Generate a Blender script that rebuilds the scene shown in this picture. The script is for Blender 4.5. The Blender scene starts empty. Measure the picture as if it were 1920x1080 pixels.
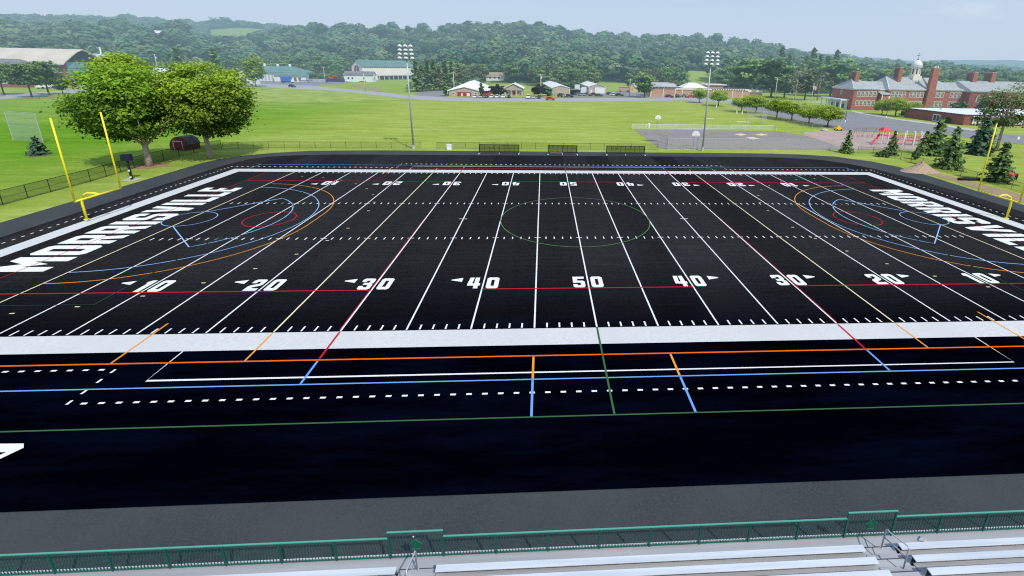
import bpy, math, random
import numpy as np
from mathutils import Vector
from mathutils.geometry import tessellate_polygon

SC = bpy.context.scene
COL = SC.collection
rad = math.radians
CX, CY, CZ = -3.93, -53.97, 18.686          # where the photographer stood

# ------------------------------------------------------------------ helpers
def tag(o, label=None, cat=None, group=None, kind=None):
    if label: o['label'] = label
    if cat: o['category'] = cat
    if group: o['group'] = group
    if kind: o['kind'] = kind
    return o

def thing(name, label, cat, loc=(0, 0, 0), rz=0.0, group=None, scale=None):
    o = bpy.data.objects.new(name, None)
    COL.objects.link(o)
    o.location = loc
    o.rotation_euler = (0, 0, rz)
    if scale is not None:
        o.scale = scale if hasattr(scale, '__len__') else (scale,) * 3
    o.empty_display_size = 0.5
    return tag(o, label, cat, group)

def dup(root, loc=None, rz=None, label=None, group=None, scale=None):
    r = root.copy(); COL.objects.link(r)
    if loc is not None: r.location = loc
    if rz is not None: r.rotation_euler = (0, 0, rz)
    if scale is not None: r.scale = scale if hasattr(scale, '__len__') else (scale,) * 3
    if label: r['label'] = label
    if group: r['group'] = group
    def rec(src, dst):
        for ch in KIDS.get(src.name, []):
            c = ch.copy(); COL.objects.link(c); c.parent = dst
            KIDS.setdefault(dst.name, []).append(c)
            rec(ch, c)
    rec(root, r)
    return r

KIDS = {}
def link(name, me, mat, parent=None):
    o = bpy.data.objects.new(name, me)
    COL.objects.link(o)
    if mat is not None and not me.materials: me.materials.append(mat)
    if parent is not None:
        o.parent = parent
        KIDS.setdefault(parent.name, []).append(o)
    return o

class MB:
    def __init__(s): s.v = []; s.f = []
    def poly(s, pts):
        n = len(s.v); s.v += [tuple(p) for p in pts]; s.f.append(tuple(range(n, n + len(pts)))); return s
    def box(s, x0, x1, y0, y1, z0, z1):
        n = len(s.v)
        s.v += [(x0,y0,z0),(x1,y0,z0),(x1,y1,z0),(x0,y1,z0),(x0,y0,z1),(x1,y0,z1),(x1,y1,z1),(x0,y1,z1)]
        s.f += [tuple(n+i for i in q) for q in ((0,3,2,1),(4,5,6,7),(0,1,5,4),(1,2,6,5),(2,3,7,6),(3,0,4,7))]
        return s
    def hull(s, bottom, top):
        n = len(s.v); k = len(bottom)
        s.v += [tuple(p) for p in bottom] + [tuple(p) for p in top]
        s.f.append(tuple(n+i for i in reversed(range(k)))); s.f.append(tuple(n+k+i for i in range(k)))
        for i in range(k):
            j = (i+1) % k; s.f.append((n+i, n+j, n+k+j, n+k+i))
        return s
    def tube(s, p, q, r, r2=None, n=8, cap=True):
        p = Vector(p); q = Vector(q); r2 = r if r2 is None else r2
        d = (q-p).normalized(); a = d.orthogonal().normalized(); b = d.cross(a)
        m = len(s.v)
        for c, rr in ((p, r), (q, r2)):
            for i in range(n):
                t = 2*math.pi*i/n; s.v.append(tuple(c + rr*(math.cos(t)*a + math.sin(t)*b)))
        for i in range(n):
            j = (i+1) % n; s.f.append((m+i, m+j, m+n+j, m+n+i))
        if cap:
            s.f.append(tuple(m+i for i in reversed(range(n)))); s.f.append(tuple(m+n+i for i in range(n)))
        return s
    def path(s, pts, r, n=8):
        rs = r if hasattr(r, '__len__') else [r]*len(pts)
        P = [Vector(p) for p in pts]; m = len(s.v); ref = None
        for i, p in enumerate(P):
            d = (P[min(i+1, len(P)-1)] - P[max(i-1, 0)]).normalized()
            if ref is None: ref = d.orthogonal().normalized()
            a = (ref - d*ref.dot(d)).normalized(); ref = a; b = d.cross(a)
            for k in range(n):
                t = 2*math.pi*k/n; s.v.append(tuple(p + rs[i]*(math.cos(t)*a + math.sin(t)*b)))
        for i in range(len(P)-1):
            for k in range(n):
                j = (k+1) % n; s.f.append((m+i*n+k, m+i*n+j, m+(i+1)*n+j, m+(i+1)*n+k))
        s.f.append(tuple(m+k for k in reversed(range(n))))
        e = m+(len(P)-1)*n; s.f.append(tuple(e+k for k in range(n)))
        return s
    def lathe(s, prof, n=16, c=(0,0,0)):
        m = len(s.v)
        for r, z in prof:
            for i in range(n):
                t = 2*math.pi*i/n; s.v.append((c[0]+r*math.cos(t), c[1]+r*math.sin(t), c[2]+z))
        for k in range(len(prof)-1):
            for i in range(n):
                j = (i+1) % n; s.f.append((m+k*n+i, m+k*n+j, m+(k+1)*n+j, m+(k+1)*n+i))
        s.f.append(tuple(m+i for i in reversed(range(n)))); e = m+(len(prof)-1)*n
        s.f.append(tuple(e+i for i in range(n)))
        return s
    def flat(s, outer, z, holes=()):
        loops = [[Vector((p[0], p[1], 0)) for p in outer]] + [[Vector((p[0], p[1], 0)) for p in h] for h in holes]
        tri = tessellate_polygon(loops)
        n = len(s.v)
        for l in loops: s.v += [(p.x, p.y, z) for p in l]
        for t in tri:
            a, b, c = [s.v[n+i] for i in t]
            up = (b[0]-a[0])*(c[1]-a[1]) - (b[1]-a[1])*(c[0]-a[0]) > 0
            s.f.append((n+t[0], n+t[1], n+t[2]) if up else (n+t[0], n+t[2], n+t[1]))
        return s
    def rect(s, x0, x1, y0, y1, z):
        x0, x1 = min(x0, x1), max(x0, x1); y0, y1 = min(y0, y1), max(y0, y1)
        return s.poly([(x0,y0,z),(x1,y0,z),(x1,y1,z),(x0,y1,z)])
    def stripe(s, pts, w, z, closed=False):
        P = [Vector((p[0], p[1])) for p in pts]; L = []; R = []; n = len(P)
        for i in range(n):
            a = P[(i-1) % n] if (closed or i > 0) else P[i]; b = P[(i+1) % n] if (closed or i < n-1) else P[i]
            d = (b-a).normalized(); nn = Vector((-d.y, d.x))*w/2
            if 0 < i < n-1 or closed:
                e = (P[i]-a).normalized(); c = abs(d.dot(e)); nn = nn/max(c, .6)
            L.append(P[i]+nn); R.append(P[i]-nn)
        for i in range(n if closed else n-1):
            j = (i+1) % n
            s.poly([(R[i].x,R[i].y,z),(R[j].x,R[j].y,z),(L[j].x,L[j].y,z),(L[i].x,L[i].y,z)])
        return s
    def mesh(s, name, smooth=False):
        me = bpy.data.meshes.new(name); me.from_pydata(s.v, [], s.f)
        if smooth: me.polygons.foreach_set('use_smooth', [True]*len(me.polygons))
        me.update(); return me
    def build(s, name, mat, parent=None, smooth=False, bevel=0):
        o = link(name, s.mesh(name, smooth), mat, parent)
        if bevel:
            m = o.modifiers.new('bevel', 'BEVEL'); m.width = bevel; m.segments = 2; m.limit_method = 'ANGLE'
        return o

def arc(cx, cy, r, a0, a1, n=40):
    return [(cx + r*math.cos(rad(a0+(a1-a0)*i/n)), cy + r*math.sin(rad(a0+(a1-a0)*i/n))) for i in range(n+1)]

# ------------------------------------------------------------------ materials
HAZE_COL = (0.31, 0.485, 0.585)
def haze_group():  # haze painted into materials: glowing tint grows with distance from a fixed point
    g = bpy.data.node_groups.new('haze_glow_tint', 'ShaderNodeTree')
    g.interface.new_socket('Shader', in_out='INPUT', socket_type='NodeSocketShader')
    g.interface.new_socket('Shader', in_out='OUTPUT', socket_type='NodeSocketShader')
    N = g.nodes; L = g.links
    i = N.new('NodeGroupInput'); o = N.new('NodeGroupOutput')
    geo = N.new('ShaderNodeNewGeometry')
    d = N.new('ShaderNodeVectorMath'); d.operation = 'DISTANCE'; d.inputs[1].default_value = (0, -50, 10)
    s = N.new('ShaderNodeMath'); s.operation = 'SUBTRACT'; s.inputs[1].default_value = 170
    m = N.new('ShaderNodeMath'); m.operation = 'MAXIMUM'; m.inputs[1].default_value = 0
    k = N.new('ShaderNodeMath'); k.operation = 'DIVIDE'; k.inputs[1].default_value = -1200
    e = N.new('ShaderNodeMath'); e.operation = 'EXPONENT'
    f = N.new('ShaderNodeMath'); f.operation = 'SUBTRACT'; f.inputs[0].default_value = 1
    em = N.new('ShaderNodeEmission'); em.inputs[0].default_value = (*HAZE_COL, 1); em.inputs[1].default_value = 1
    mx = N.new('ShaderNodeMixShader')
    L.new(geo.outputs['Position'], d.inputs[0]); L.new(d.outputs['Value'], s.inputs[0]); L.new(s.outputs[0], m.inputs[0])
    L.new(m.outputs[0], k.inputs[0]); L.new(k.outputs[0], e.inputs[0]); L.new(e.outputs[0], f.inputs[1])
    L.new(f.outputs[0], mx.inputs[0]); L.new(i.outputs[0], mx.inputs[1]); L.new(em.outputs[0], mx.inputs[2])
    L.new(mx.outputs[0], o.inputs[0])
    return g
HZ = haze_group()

def new_mat(name):
    m = bpy.data.materials.new(name); m.use_nodes = True
    m.node_tree.nodes.clear()
    return m, m.node_tree.nodes, m.node_tree.links

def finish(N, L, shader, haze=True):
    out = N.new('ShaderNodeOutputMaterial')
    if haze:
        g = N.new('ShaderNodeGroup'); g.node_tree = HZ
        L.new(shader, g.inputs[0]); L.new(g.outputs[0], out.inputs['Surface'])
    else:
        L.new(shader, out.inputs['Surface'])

def rgb(N, c):
    n = N.new('ShaderNodeRGB'); n.outputs[0].default_value = (*c, 1); return n.outputs[0]

def noise(N, L, scale, vec=None, detail=4, rough=.6, stretch=None):
    t = N.new('ShaderNodeTexNoise'); t.inputs['Scale'].default_value = scale
    t.inputs['Detail'].default_value = detail; t.inputs['Roughness'].default_value = rough
    if vec is None:
        g = N.new('ShaderNodeNewGeometry'); vec = g.outputs['Position']
    if stretch:
        mp = N.new('ShaderNodeMapping'); mp.inputs['Scale'].default_value = stretch
        L.new(vec, mp.inputs['Vector']); vec = mp.outputs[0]
    L.new(vec, t.inputs['Vector'])
    return t.outputs['Fac']

def ramp(N, L, fac, lo=.35, hi=.65):
    r = N.new('ShaderNodeMapRange'); r.inputs['From Min'].default_value = lo; r.inputs['From Max'].default_value = hi
    L.new(fac, r.inputs['Value']); return r.outputs[0]

def mixc(N, L, fac, a, b, mode='MIX'):
    m = N.new('ShaderNodeMix'); m.data_type = 'RGBA'; m.blend_type = mode
    if isinstance(fac, (int, float)): m.inputs[0].default_value = fac
    else: L.new(fac, m.inputs[0])
    for s, k in ((a, 6), (b, 7)):
        if isinstance(s, tuple): m.inputs[k].default_value = (*s, 1)
        else: L.new(s, m.inputs[k])
    return m.outputs[2]

def bsdf(N, L, col, rough=.8, spec=.2, metal=0.0, bump=None):
    b = N.new('ShaderNodeBsdfPrincipled')
    if isinstance(col, tuple): b.inputs['Base Color'].default_value = (*col, 1)
    else: L.new(col, b.inputs['Base Color'])
    b.inputs['Roughness'].default_value = rough; b.inputs['Metallic'].default_value = metal
    b.inputs['Specular IOR Level'].default_value = spec
    if bump:
        bn = N.new('ShaderNodeBump'); bn.inputs['Strength'].default_value = bump[1]; bn.inputs['Distance'].default_value = bump[2]
        L.new(bump[0], bn.inputs['Height']); L.new(bn.outputs[0], b.inputs['Normal'])
    return b.outputs[0]

def mat(name, col, col2=None, scale=1.0, rough=.75, spec=.25, metal=0.0, haze=True, stretch=None, local=False, lo=.35, hi=.65):
    m, N, L = new_mat(name)
    c = col
    if col2 is not None:
        vec = None
        if local:
            tc = N.new('ShaderNodeTexCoord'); vec = tc.outputs['Object']
        c = mixc(N, L, ramp(N, L, noise(N, L, scale, vec, stretch=stretch), lo, hi), col, col2)
    finish(N, L, bsdf(N, L, c, rough, spec, metal), haze)
    return m

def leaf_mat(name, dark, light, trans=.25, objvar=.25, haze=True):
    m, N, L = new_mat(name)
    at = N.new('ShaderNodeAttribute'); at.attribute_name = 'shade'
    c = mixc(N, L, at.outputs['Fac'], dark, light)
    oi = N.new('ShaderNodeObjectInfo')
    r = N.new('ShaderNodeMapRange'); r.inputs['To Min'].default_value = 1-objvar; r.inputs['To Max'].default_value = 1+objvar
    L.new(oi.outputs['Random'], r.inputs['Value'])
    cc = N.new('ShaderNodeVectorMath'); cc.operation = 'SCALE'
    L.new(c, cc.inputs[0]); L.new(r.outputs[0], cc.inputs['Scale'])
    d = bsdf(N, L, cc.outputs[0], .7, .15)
    t = N.new('ShaderNodeBsdfTranslucent'); L.new(cc.outputs[0], t.inputs[0])
    mx = N.new('ShaderNodeMixShader'); mx.inputs[0].default_value = trans
    L.new(d, mx.inputs[1]); L.new(t.outputs[0], mx.inputs[2])
    finish(N, L, mx.outputs[0], haze)
    return m

def mesh_screen(name, col, alpha, rough=.8):
    """wire netting too fine to model wire by wire: a thin see-through sheet"""
    m, N, L = new_mat(name)
    d = bsdf(N, L, col, rough, .1)
    t = N.new('ShaderNodeBsdfTransparent')
    mx = N.new('ShaderNodeMixShader'); mx.inputs[0].default_value = alpha
    L.new(t.outputs[0], mx.inputs[1]); L.new(d, mx.inputs[2])
    finish(N, L, mx.outputs[0], False)
    return m

def turf_mat():
    m, N, L = new_mat('black_turf')
    s1 = ramp(N, L, noise(N, L, .30, stretch=(1, .06, 1), detail=3), .3, .75)
    s2 = ramp(N, L, noise(N, L, .55, stretch=(.10, 1, 1), detail=4), .35, .75)
    s3 = ramp(N, L, noise(N, L, 7.0, detail=5, rough=.75), .38, .72)
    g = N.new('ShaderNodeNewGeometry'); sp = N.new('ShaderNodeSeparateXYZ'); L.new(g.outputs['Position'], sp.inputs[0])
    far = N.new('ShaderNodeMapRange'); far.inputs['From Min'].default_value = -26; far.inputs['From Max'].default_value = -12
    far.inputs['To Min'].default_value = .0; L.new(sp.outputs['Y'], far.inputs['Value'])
    c = mixc(N, L, s1, (.0025, .0028, .0036), (.0230, .0235, .0250))
    c = mixc(N, L, s2, c, (.0075, .0080, .0095))
    s5 = ramp(N, L, noise(N, L, 2.4, stretch=(.06, 1, 1), detail=5, rough=.8), .42, .72)
    c = mixc(N, L, s5, c, (.0250, .0255, .0270))
    c = mixc(N, L, s3, c, (.0340, .0345, .0355))
    s4 = ramp(N, L, noise(N, L, .35, stretch=(.16, 1, 1), detail=7, rough=.75), .45, .8)
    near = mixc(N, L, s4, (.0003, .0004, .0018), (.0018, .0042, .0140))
    mp = N.new('ShaderNodeMath'); mp.operation = 'MULTIPLY'; mp.inputs[1].default_value = 1/4.572; L.new(sp.outputs['X'], mp.inputs[0])
    fl = N.new('ShaderNodeMath'); fl.operation = 'FLOOR'; L.new(mp.outputs[0], fl.inputs[0])
    wn = N.new('ShaderNodeTexWhiteNoise'); wn.noise_dimensions = '1D'; L.new(fl.outputs[0], wn.inputs['W'])
    pm = N.new('ShaderNodeMapRange'); pm.inputs['To Min'].default_value = .72; pm.inputs['To Max'].default_value = 1.25; L.new(wn.outputs['Value'], pm.inputs['Value'])
    pc_ = N.new('ShaderNodeVectorMath'); pc_.operation = 'SCALE'; L.new(c, pc_.inputs[0]); L.new(pm.outputs[0], pc_.inputs['Scale'])
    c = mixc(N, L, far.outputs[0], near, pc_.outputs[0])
    finish(N, L, bsdf(N, L, c, 1.0, 0.0, bump=(s3, .5, .05)), False)
    return m

def paint(name, col, wear=.75):
    m, N, L = new_mat(name)
    a = ramp(N, L, noise(N, L, 3.5, detail=8, rough=.9), .28, .60)
    b = ramp(N, L, noise(N, L, .11, stretch=(1, .35, 1), detail=5), .36, .64)
    c = mixc(N, L, a, tuple(v*wear for v in col), col)
    c = mixc(N, L, b, c, tuple(v*(.5+.5*wear) for v in col))
    finish(N, L, bsdf(N, L, c, .95, .05), False)
    return m

def asphalt(name, c1, c2, haze=True):
    m, N, L = new_mat(name)
    a = ramp(N, L, noise(N, L, .16, detail=5), .3, .7)
    b = ramp(N, L, noise(N, L, 9, detail=4, rough=.8), .35, .7)
    c = mixc(N, L, a, c1, c2)
    c = mixc(N, L, b, c, tuple(v*1.10 for v in c2))
    finish(N, L, bsdf(N, L, c, .9, .15, bump=(b, .3, .01)), haze)
    return m

def grass_mat():
    m, N, L = new_mat('grass')
    g = N.new('ShaderNodeNewGeometry'); sp = N.new('ShaderNodeSeparateXYZ'); L.new(g.outputs['Position'], sp.inputs[0])
    big = noise(N, L, .018, detail=4)
    mid = ramp(N, L, noise(N, L, .11, detail=6, rough=.7, stretch=(.35, 1, 1)), .3, .7)
    fine = ramp(N, L, noise(N, L, .9, detail=7, rough=.85, stretch=(.55, 1, 1)), .32, .68)
    # long-mown meadow behind the field is yellower, the lawn by the left fence deeper green
    mx = N.new('ShaderNodeMapRange'); mx.inputs['From Min'].default_value = -100; mx.inputs['From Max'].default_value = -60
    L.new(sp.outputs['X'], mx.inputs['Value'])
    ad = N.new('ShaderNodeMath'); ad.operation = 'MULTIPLY_ADD'; ad.inputs[1].default_value = .9; ad.inputs[2].default_value = -.45
    L.new(big, ad.inputs[0])
    my = N.new('ShaderNodeMapRange'); my.inputs['From Min'].default_value = 60; my.inputs['From Max'].default_value = 190
    my.inputs['To Max'].default_value = .75; L.new(sp.outputs['Y'], my.inputs['Value'])
    mm = N.new('ShaderNodeMath'); mm.operation = 'MAXIMUM'; L.new(mx.outputs[0], mm.inputs[0]); L.new(my.outputs[0], mm.inputs[1])
    s = N.new('ShaderNodeMath'); s.operation = 'ADD'; s.use_clamp = True; L.new(mm.outputs[0], s.inputs[0]); L.new(ad.outputs[0], s.inputs[1])
    lush = mixc(N, L, mid, (.135, .310, .014), (.215, .400, .026))
    dry = mixc(N, L, mid, (.365, .440, .070), (.480, .530, .150))
    c = mixc(N, L, s.outputs[0], lush, dry)
    c = mixc(N, L, fine, mixc(N, L, 1.0, c, (.68, .74, .60), 'MULTIPLY'), c)
    st = ramp(N, L, noise(N, L, .32, detail=6, rough=.75, stretch=(.16, 1, 1)), .36, .64)
    c = mixc(N, L, st, mixc(N, L, 1.0, c, (.70, .77, .60), 'MULTIPLY'), c)
    patch = ramp(N, L, noise(N, L, .045, detail=5, rough=.7), .62, .74)
    c = mixc(N, L, mixc(N, L, patch, (0, 0, 0), (.55, .55, .55)), c, (.42, .40, .13))
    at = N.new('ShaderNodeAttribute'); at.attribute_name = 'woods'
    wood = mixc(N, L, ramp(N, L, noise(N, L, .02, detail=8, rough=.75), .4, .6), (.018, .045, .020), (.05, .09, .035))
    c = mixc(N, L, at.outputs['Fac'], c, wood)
    finish(N, L, bsdf(N, L, c, .95, .05, bump=(fine, .5, .08)), True)
    return m

M = {}
M['turf'] = turf_mat()
M['white_line'] = paint('white_paint', (.80, .80, .77), .86)
M['band'] = paint('white_band_paint', (.66, .665, .64), .66)
M['yellow_line'] = paint('pale_yellow_paint', (.84, .75, .47))
M['circle_line'] = paint('pale_green_paint', (.13, .26, .10))
M['orange_line'] = paint('orange_paint', (.85, .33, .04))
M['bright_orange'] = paint('red_orange_paint', (.85, .13, .01))
M['red_line'] = paint('red_paint', (.55, .015, .035))
M['blue_line'] = paint('light_blue_paint', (.16, .36, .75))
M['sky_blue_line'] = paint('pale_blue_paint', (.30, .52, .85))
M['green_line'] = paint('green_paint', (.045, .135, .055))
M['faint_green_line'] = paint('worn_green_paint', (.030, .060, .038))
M['grass'] = grass_mat()
M['track'] = asphalt('track_asphalt', (.028, .034, .040), (.055, .061, .062))
M['road'] = asphalt('road_asphalt', (.29, .295, .29), (.36, .36, .35))
M['lot'] = asphalt('lot_asphalt', (.175, .178, .182), (.24, .243, .245))
M['court'] = asphalt('court_asphalt', (.195, .172, .162), (.265, .238, .225))
M['play'] = mat('playground_surface', (.38, .27, .235), (.46, .35, .31), .3)
M['concrete'] = mat('concrete', (.42, .40, .37), (.52, .50, .46), 1.2)
M['sand'] = mat('sand', (.60, .48, .30), (.70, .58, .40), .8)
M['dirt'] = mat('dirt', (.27, .19, .11), (.36, .27, .16), .8, lo=.3, hi=.7)
M['gravel'] = mat('mound_sand', (.33, .24, .16), (.45, .33, .22), 2.5)
M['mulch'] = mat('mulch', (.30, .16, .08), (.42, .25, .13), 2.0)
M['yellow_metal'] = mat('yellow_enamel', (.90, .74, .01), (.94, .79, .03), 3, rough=.4, spec=.5, haze=False)
M['galv'] = mat('galvanised_steel', (.42, .44, .46), (.52, .54, .55), 2, rough=.45, spec=.5, metal=.2)
M['lamp'] = mat('lamp_housing', (.80, .83, .83), rough=.4, spec=.5)
M['lamp_dark'] = mat('lamp_underside', (.10, .10, .11), rough=.3, spec=.5)
M['black_metal'] = mat('black_steel', (.012, .013, .014), rough=.5, spec=.4)
M['net_black'] = mesh_screen('black_netting', (.012, .014, .014), .62)
M['chain_black'] = mesh_screen('black_chain_link', (.010, .030, .014), .40)
M['chain_thin'] = mesh_screen('thin_black_chain_link', (.012, .026, .014), .16)
M['chain_grey'] = mesh_screen('grey_chain_link', (.45, .46, .47), .20)
M['chain_white'] = mesh_screen('pale_chain_link', (.62, .66, .60), .30)
M['net_grey'] = mesh_screen('grey_netting', (.50, .54, .52), .30)
M['alu'] = mat('aluminium_plank', (.50, .54, .58), (.62, .66, .69), .8, rough=.38, spec=.5, metal=.0, stretch=(.25, 6, 6), haze=False)
M['deck'] = mat('aluminium_deck', (.33, .34, .36), (.42, .42, .43), .6, rough=.5, spec=.4, metal=.0, stretch=(.3, 5, 5), haze=False)
M['deck_dark'] = mat('dark_edge_and_gap_shade', (.07, .07, .10), rough=.8, haze=False)  # dark step edges, and shade under the seats painted as colour
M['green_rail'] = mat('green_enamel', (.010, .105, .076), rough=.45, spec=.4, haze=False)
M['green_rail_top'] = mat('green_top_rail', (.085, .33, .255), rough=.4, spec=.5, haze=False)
M['emblem_edge'] = mat('emblem_edge', (.025, .17, .115), rough=.5, haze=False)
M['emblem'] = mat('emblem_green', (.003, .115, .065), rough=.5, haze=False)
M['red_paint'] = mat('red_enamel', (.68, .02, .035), rough=.4, spec=.5)
M['white_paint'] = mat('white_enamel', (.80, .80, .79), rough=.4, spec=.4)
M['brick'] = mat('red_brick', (.32, .110, .078), (.40, .160, .115), 1.3)
M['brick_dark'] = mat('dark_brick', (.24, .080, .065), (.30, .105, .085), 1.3)
M['tan_brick'] = mat('tan_brick', (.50, .28, .20), (.58, .35, .26), .8)
M['cream'] = mat('cream_trim', (.78, .70, .60), (.84, .78, .69), 1.0)
M['slate'] = mat('slate_roof', (.30, .325, .32), (.42, .44, .43), .9, stretch=(1, 1, 3))
M['white_roof'] = mat('white_metal_roof', (.74, .75, .76), (.80, .81, .82), .3, rough=.45)
M['grey_roof'] = mat('grey_metal_roof', (.36, .37, .40), (.43, .44, .47), .3)
M['green_roof'] = mat('green_metal_roof', (.105, .20, .18), (.15, .255, .23), .25, rough=.5)
M['beige_roof'] = mat('beige_metal_roof', (.54, .48, .39), (.62, .56, .46), .12)
M['dark_glass'] = mat('dark_glass', (.02, .025, .03), rough=.15, spec=.6)
M['teal_glass'] = mat('teal_glass', (.16, .34, .34), (.22, .42, .42), .2, rough=.25, spec=.6)
M['pane'] = mat('window_pane', (.05, .065, .06), (.22, .22, .18), .5, rough=.2, spec=.6, local=True)
M['siding'] = mat('tan_siding', (.42, .35, .28), (.50, .42, .35), .3)
M['cream_siding'] = mat('cream_siding', (.80, .75, .67), (.85, .81, .74), .15)
M['white_siding'] = mat('white_siding', (.72, .73, .73), (.80, .80, .80), .2)
M['yellow_siding'] = mat('yellow_siding', (.68, .52, .20), (.74, .58, .26), .2)
M['barn_red'] = mat('barn_red', (.13, .028, .032), (.18, .040, .045), 1.0)
M['door_red'] = mat('red_door', (.42, .03, .04), rough=.5)
M['shingle'] = mat('dark_shingle', (.05, .045, .05), (.08, .07, .075), 2)
M['tan_roof'] = mat('tan_shingle', (.30, .23, .16), (.38, .30, .22), .5)
M['grey_shingle'] = mat('grey_shingle', (.16, .16, .17), (.22, .22, .23), .4)
M['wood_pole'] = mat('weathered_pole', (.48, .44, .37), (.58, .54, .46), 2)
M['wire'] = mat('wire', (.10, .10, .10))
M['blue_box'] = mat('blue_panel', (.03, .12, .42), (.05, .17, .52), .8)
M['navy'] = mat('navy_panel', (.02, .03, .10), (.04, .05, .15), .8)
M['rubber'] = mat('tyre_rubber', (.015, .015, .015))
M['bark'] = mat('bark', (.30, .24, .18), (.44, .37, .30), 3, stretch=(1, 1, .3))
M['bark_dark'] = mat('dark_bark', (.06, .05, .04), (.11, .09, .07), 3, stretch=(1, 1, .3))
M['deadwood'] = mat('pale_bark', (.36, .33, .28), (.46, .43, .37), 1)
M['yellow_plastic'] = mat('yellow_plastic', (.80, .50, .02))
M['tractor'] = mat('tractor_red', (.62, .06, .03), rough=.4, spec=.5)
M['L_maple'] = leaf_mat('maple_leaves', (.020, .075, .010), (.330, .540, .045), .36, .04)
M['L_maple2'] = leaf_mat('lighter_maple_leaves', (.024, .080, .010), (.400, .560, .048), .36, .04)  # lighter, yellower leaf colour than the first maple
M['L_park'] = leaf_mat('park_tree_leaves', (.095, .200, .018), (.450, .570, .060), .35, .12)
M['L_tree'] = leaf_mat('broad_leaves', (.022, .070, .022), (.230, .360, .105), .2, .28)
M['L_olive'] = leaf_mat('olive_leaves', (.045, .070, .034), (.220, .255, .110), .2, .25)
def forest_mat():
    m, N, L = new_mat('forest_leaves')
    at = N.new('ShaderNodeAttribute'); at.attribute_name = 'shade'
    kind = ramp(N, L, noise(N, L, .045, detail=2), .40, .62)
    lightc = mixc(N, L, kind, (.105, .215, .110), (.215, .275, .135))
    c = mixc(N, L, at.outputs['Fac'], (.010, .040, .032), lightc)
    finish(N, L, bsdf(N, L, c, .8, .1), True)
    return m
M['L_forest'] = forest_mat()
M['L_pine'] = leaf_mat('pine_needles', (.030, .075, .028), (.240, .345, .120), .2, .22)
M['L_bush'] = leaf_mat('undergrowth_leaves', (.040, .095, .026), (.235, .350, .100), .2, .25)
M['L_openpine'] = leaf_mat('open_pine_needles', (.055, .090, .034), (.280, .350, .135), .25, .1)
M['L_brownpine'] = leaf_mat('browning_needles', (.060, .078, .036), (.270, .270, .130), .2, .15)
M['L_bluespruce'] = leaf_mat('blue_spruce_needles', (.022, .062, .042), (.125, .215, .130), .15, .1)
M['L_purple'] = leaf_mat('purple_leaves', (.012, .010, .012), (.055, .032, .038), .1, .1)
M['L_grey'] = leaf_mat('thin_grey_twigs', (.12, .115, .085), (.28, .26, .19), .2, .15)
# ------------------------------------------------------------------ foliage
def quads_mesh(name, V, shade, m, extra=None):
    """V: (n,4,3) leaf faces; shade: (n,) light/dark per leaf; extra: (verts, faces, shade) solid core"""
    n = len(V)
    verts = V.reshape(-1, 3)
    loops = np.arange(n*4); starts = np.arange(n)*4; tot = np.full(n, 4)
    sh = shade
    if extra is not None:
        ev, ef, es = extra
        base = len(verts); verts = np.vstack([verts, ev])
        loops = np.concatenate([loops, (ef+base).ravel()])
        starts = np.concatenate([starts, n*4 + np.arange(len(ef))*3]); tot = np.concatenate([tot, np.full(len(ef), 3)])
        sh = np.concatenate([shade, es])
    me = bpy.data.meshes.new(name)
    me.vertices.add(len(verts)); me.vertices.foreach_set('co', verts.astype(np.float32).ravel())
    me.loops.add(len(loops)); me.loops.foreach_set('vertex_index', loops.astype(np.int32))
    me.polygons.add(len(starts)); me.polygons.foreach_set('loop_start', starts.astype(np.int32))
    me.polygons.foreach_set('loop_total', tot.astype(np.int32))
    a = me.attributes.new('shade', 'FLOAT', 'FACE'); a.data.foreach_set('value', np.clip(sh, 0, 1).astype(np.float32))
    me.update(calc_edges=True)
    me.materials.append(m)
    return me

def ico(sub):
    import bmesh
    bm = bmesh.new(); bmesh.ops.create_icosphere(bm, subdivisions=sub, radius=1)
    v = np.array([x.co[:] for x in bm.verts]); f = np.array([[y.index for y in x.verts] for x in bm.faces]); bm.free()
    return v, f
ICO1 = ico(1); ICO2 = ico(2)

def leaf_quads(rng, P, nrm, size, aspect=1.0):
    n = len(P)
    t = rng.normal(size=(n, 3)); t -= (t*nrm).sum(1, keepdims=True)*nrm; t /= np.linalg.norm(t, axis=1, keepdims=True)+1e-9
    b = np.cross(nrm, t)
    s = (size*rng.uniform(.6, 1.3, n))[:, None]
    a = t*s*aspect; c = b*s*.75
    k = rng.uniform(-.3, .3, (n, 1))
    return np.stack([P-a, P-c+a*k, P+a, P+c+a*k], 1)

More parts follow.
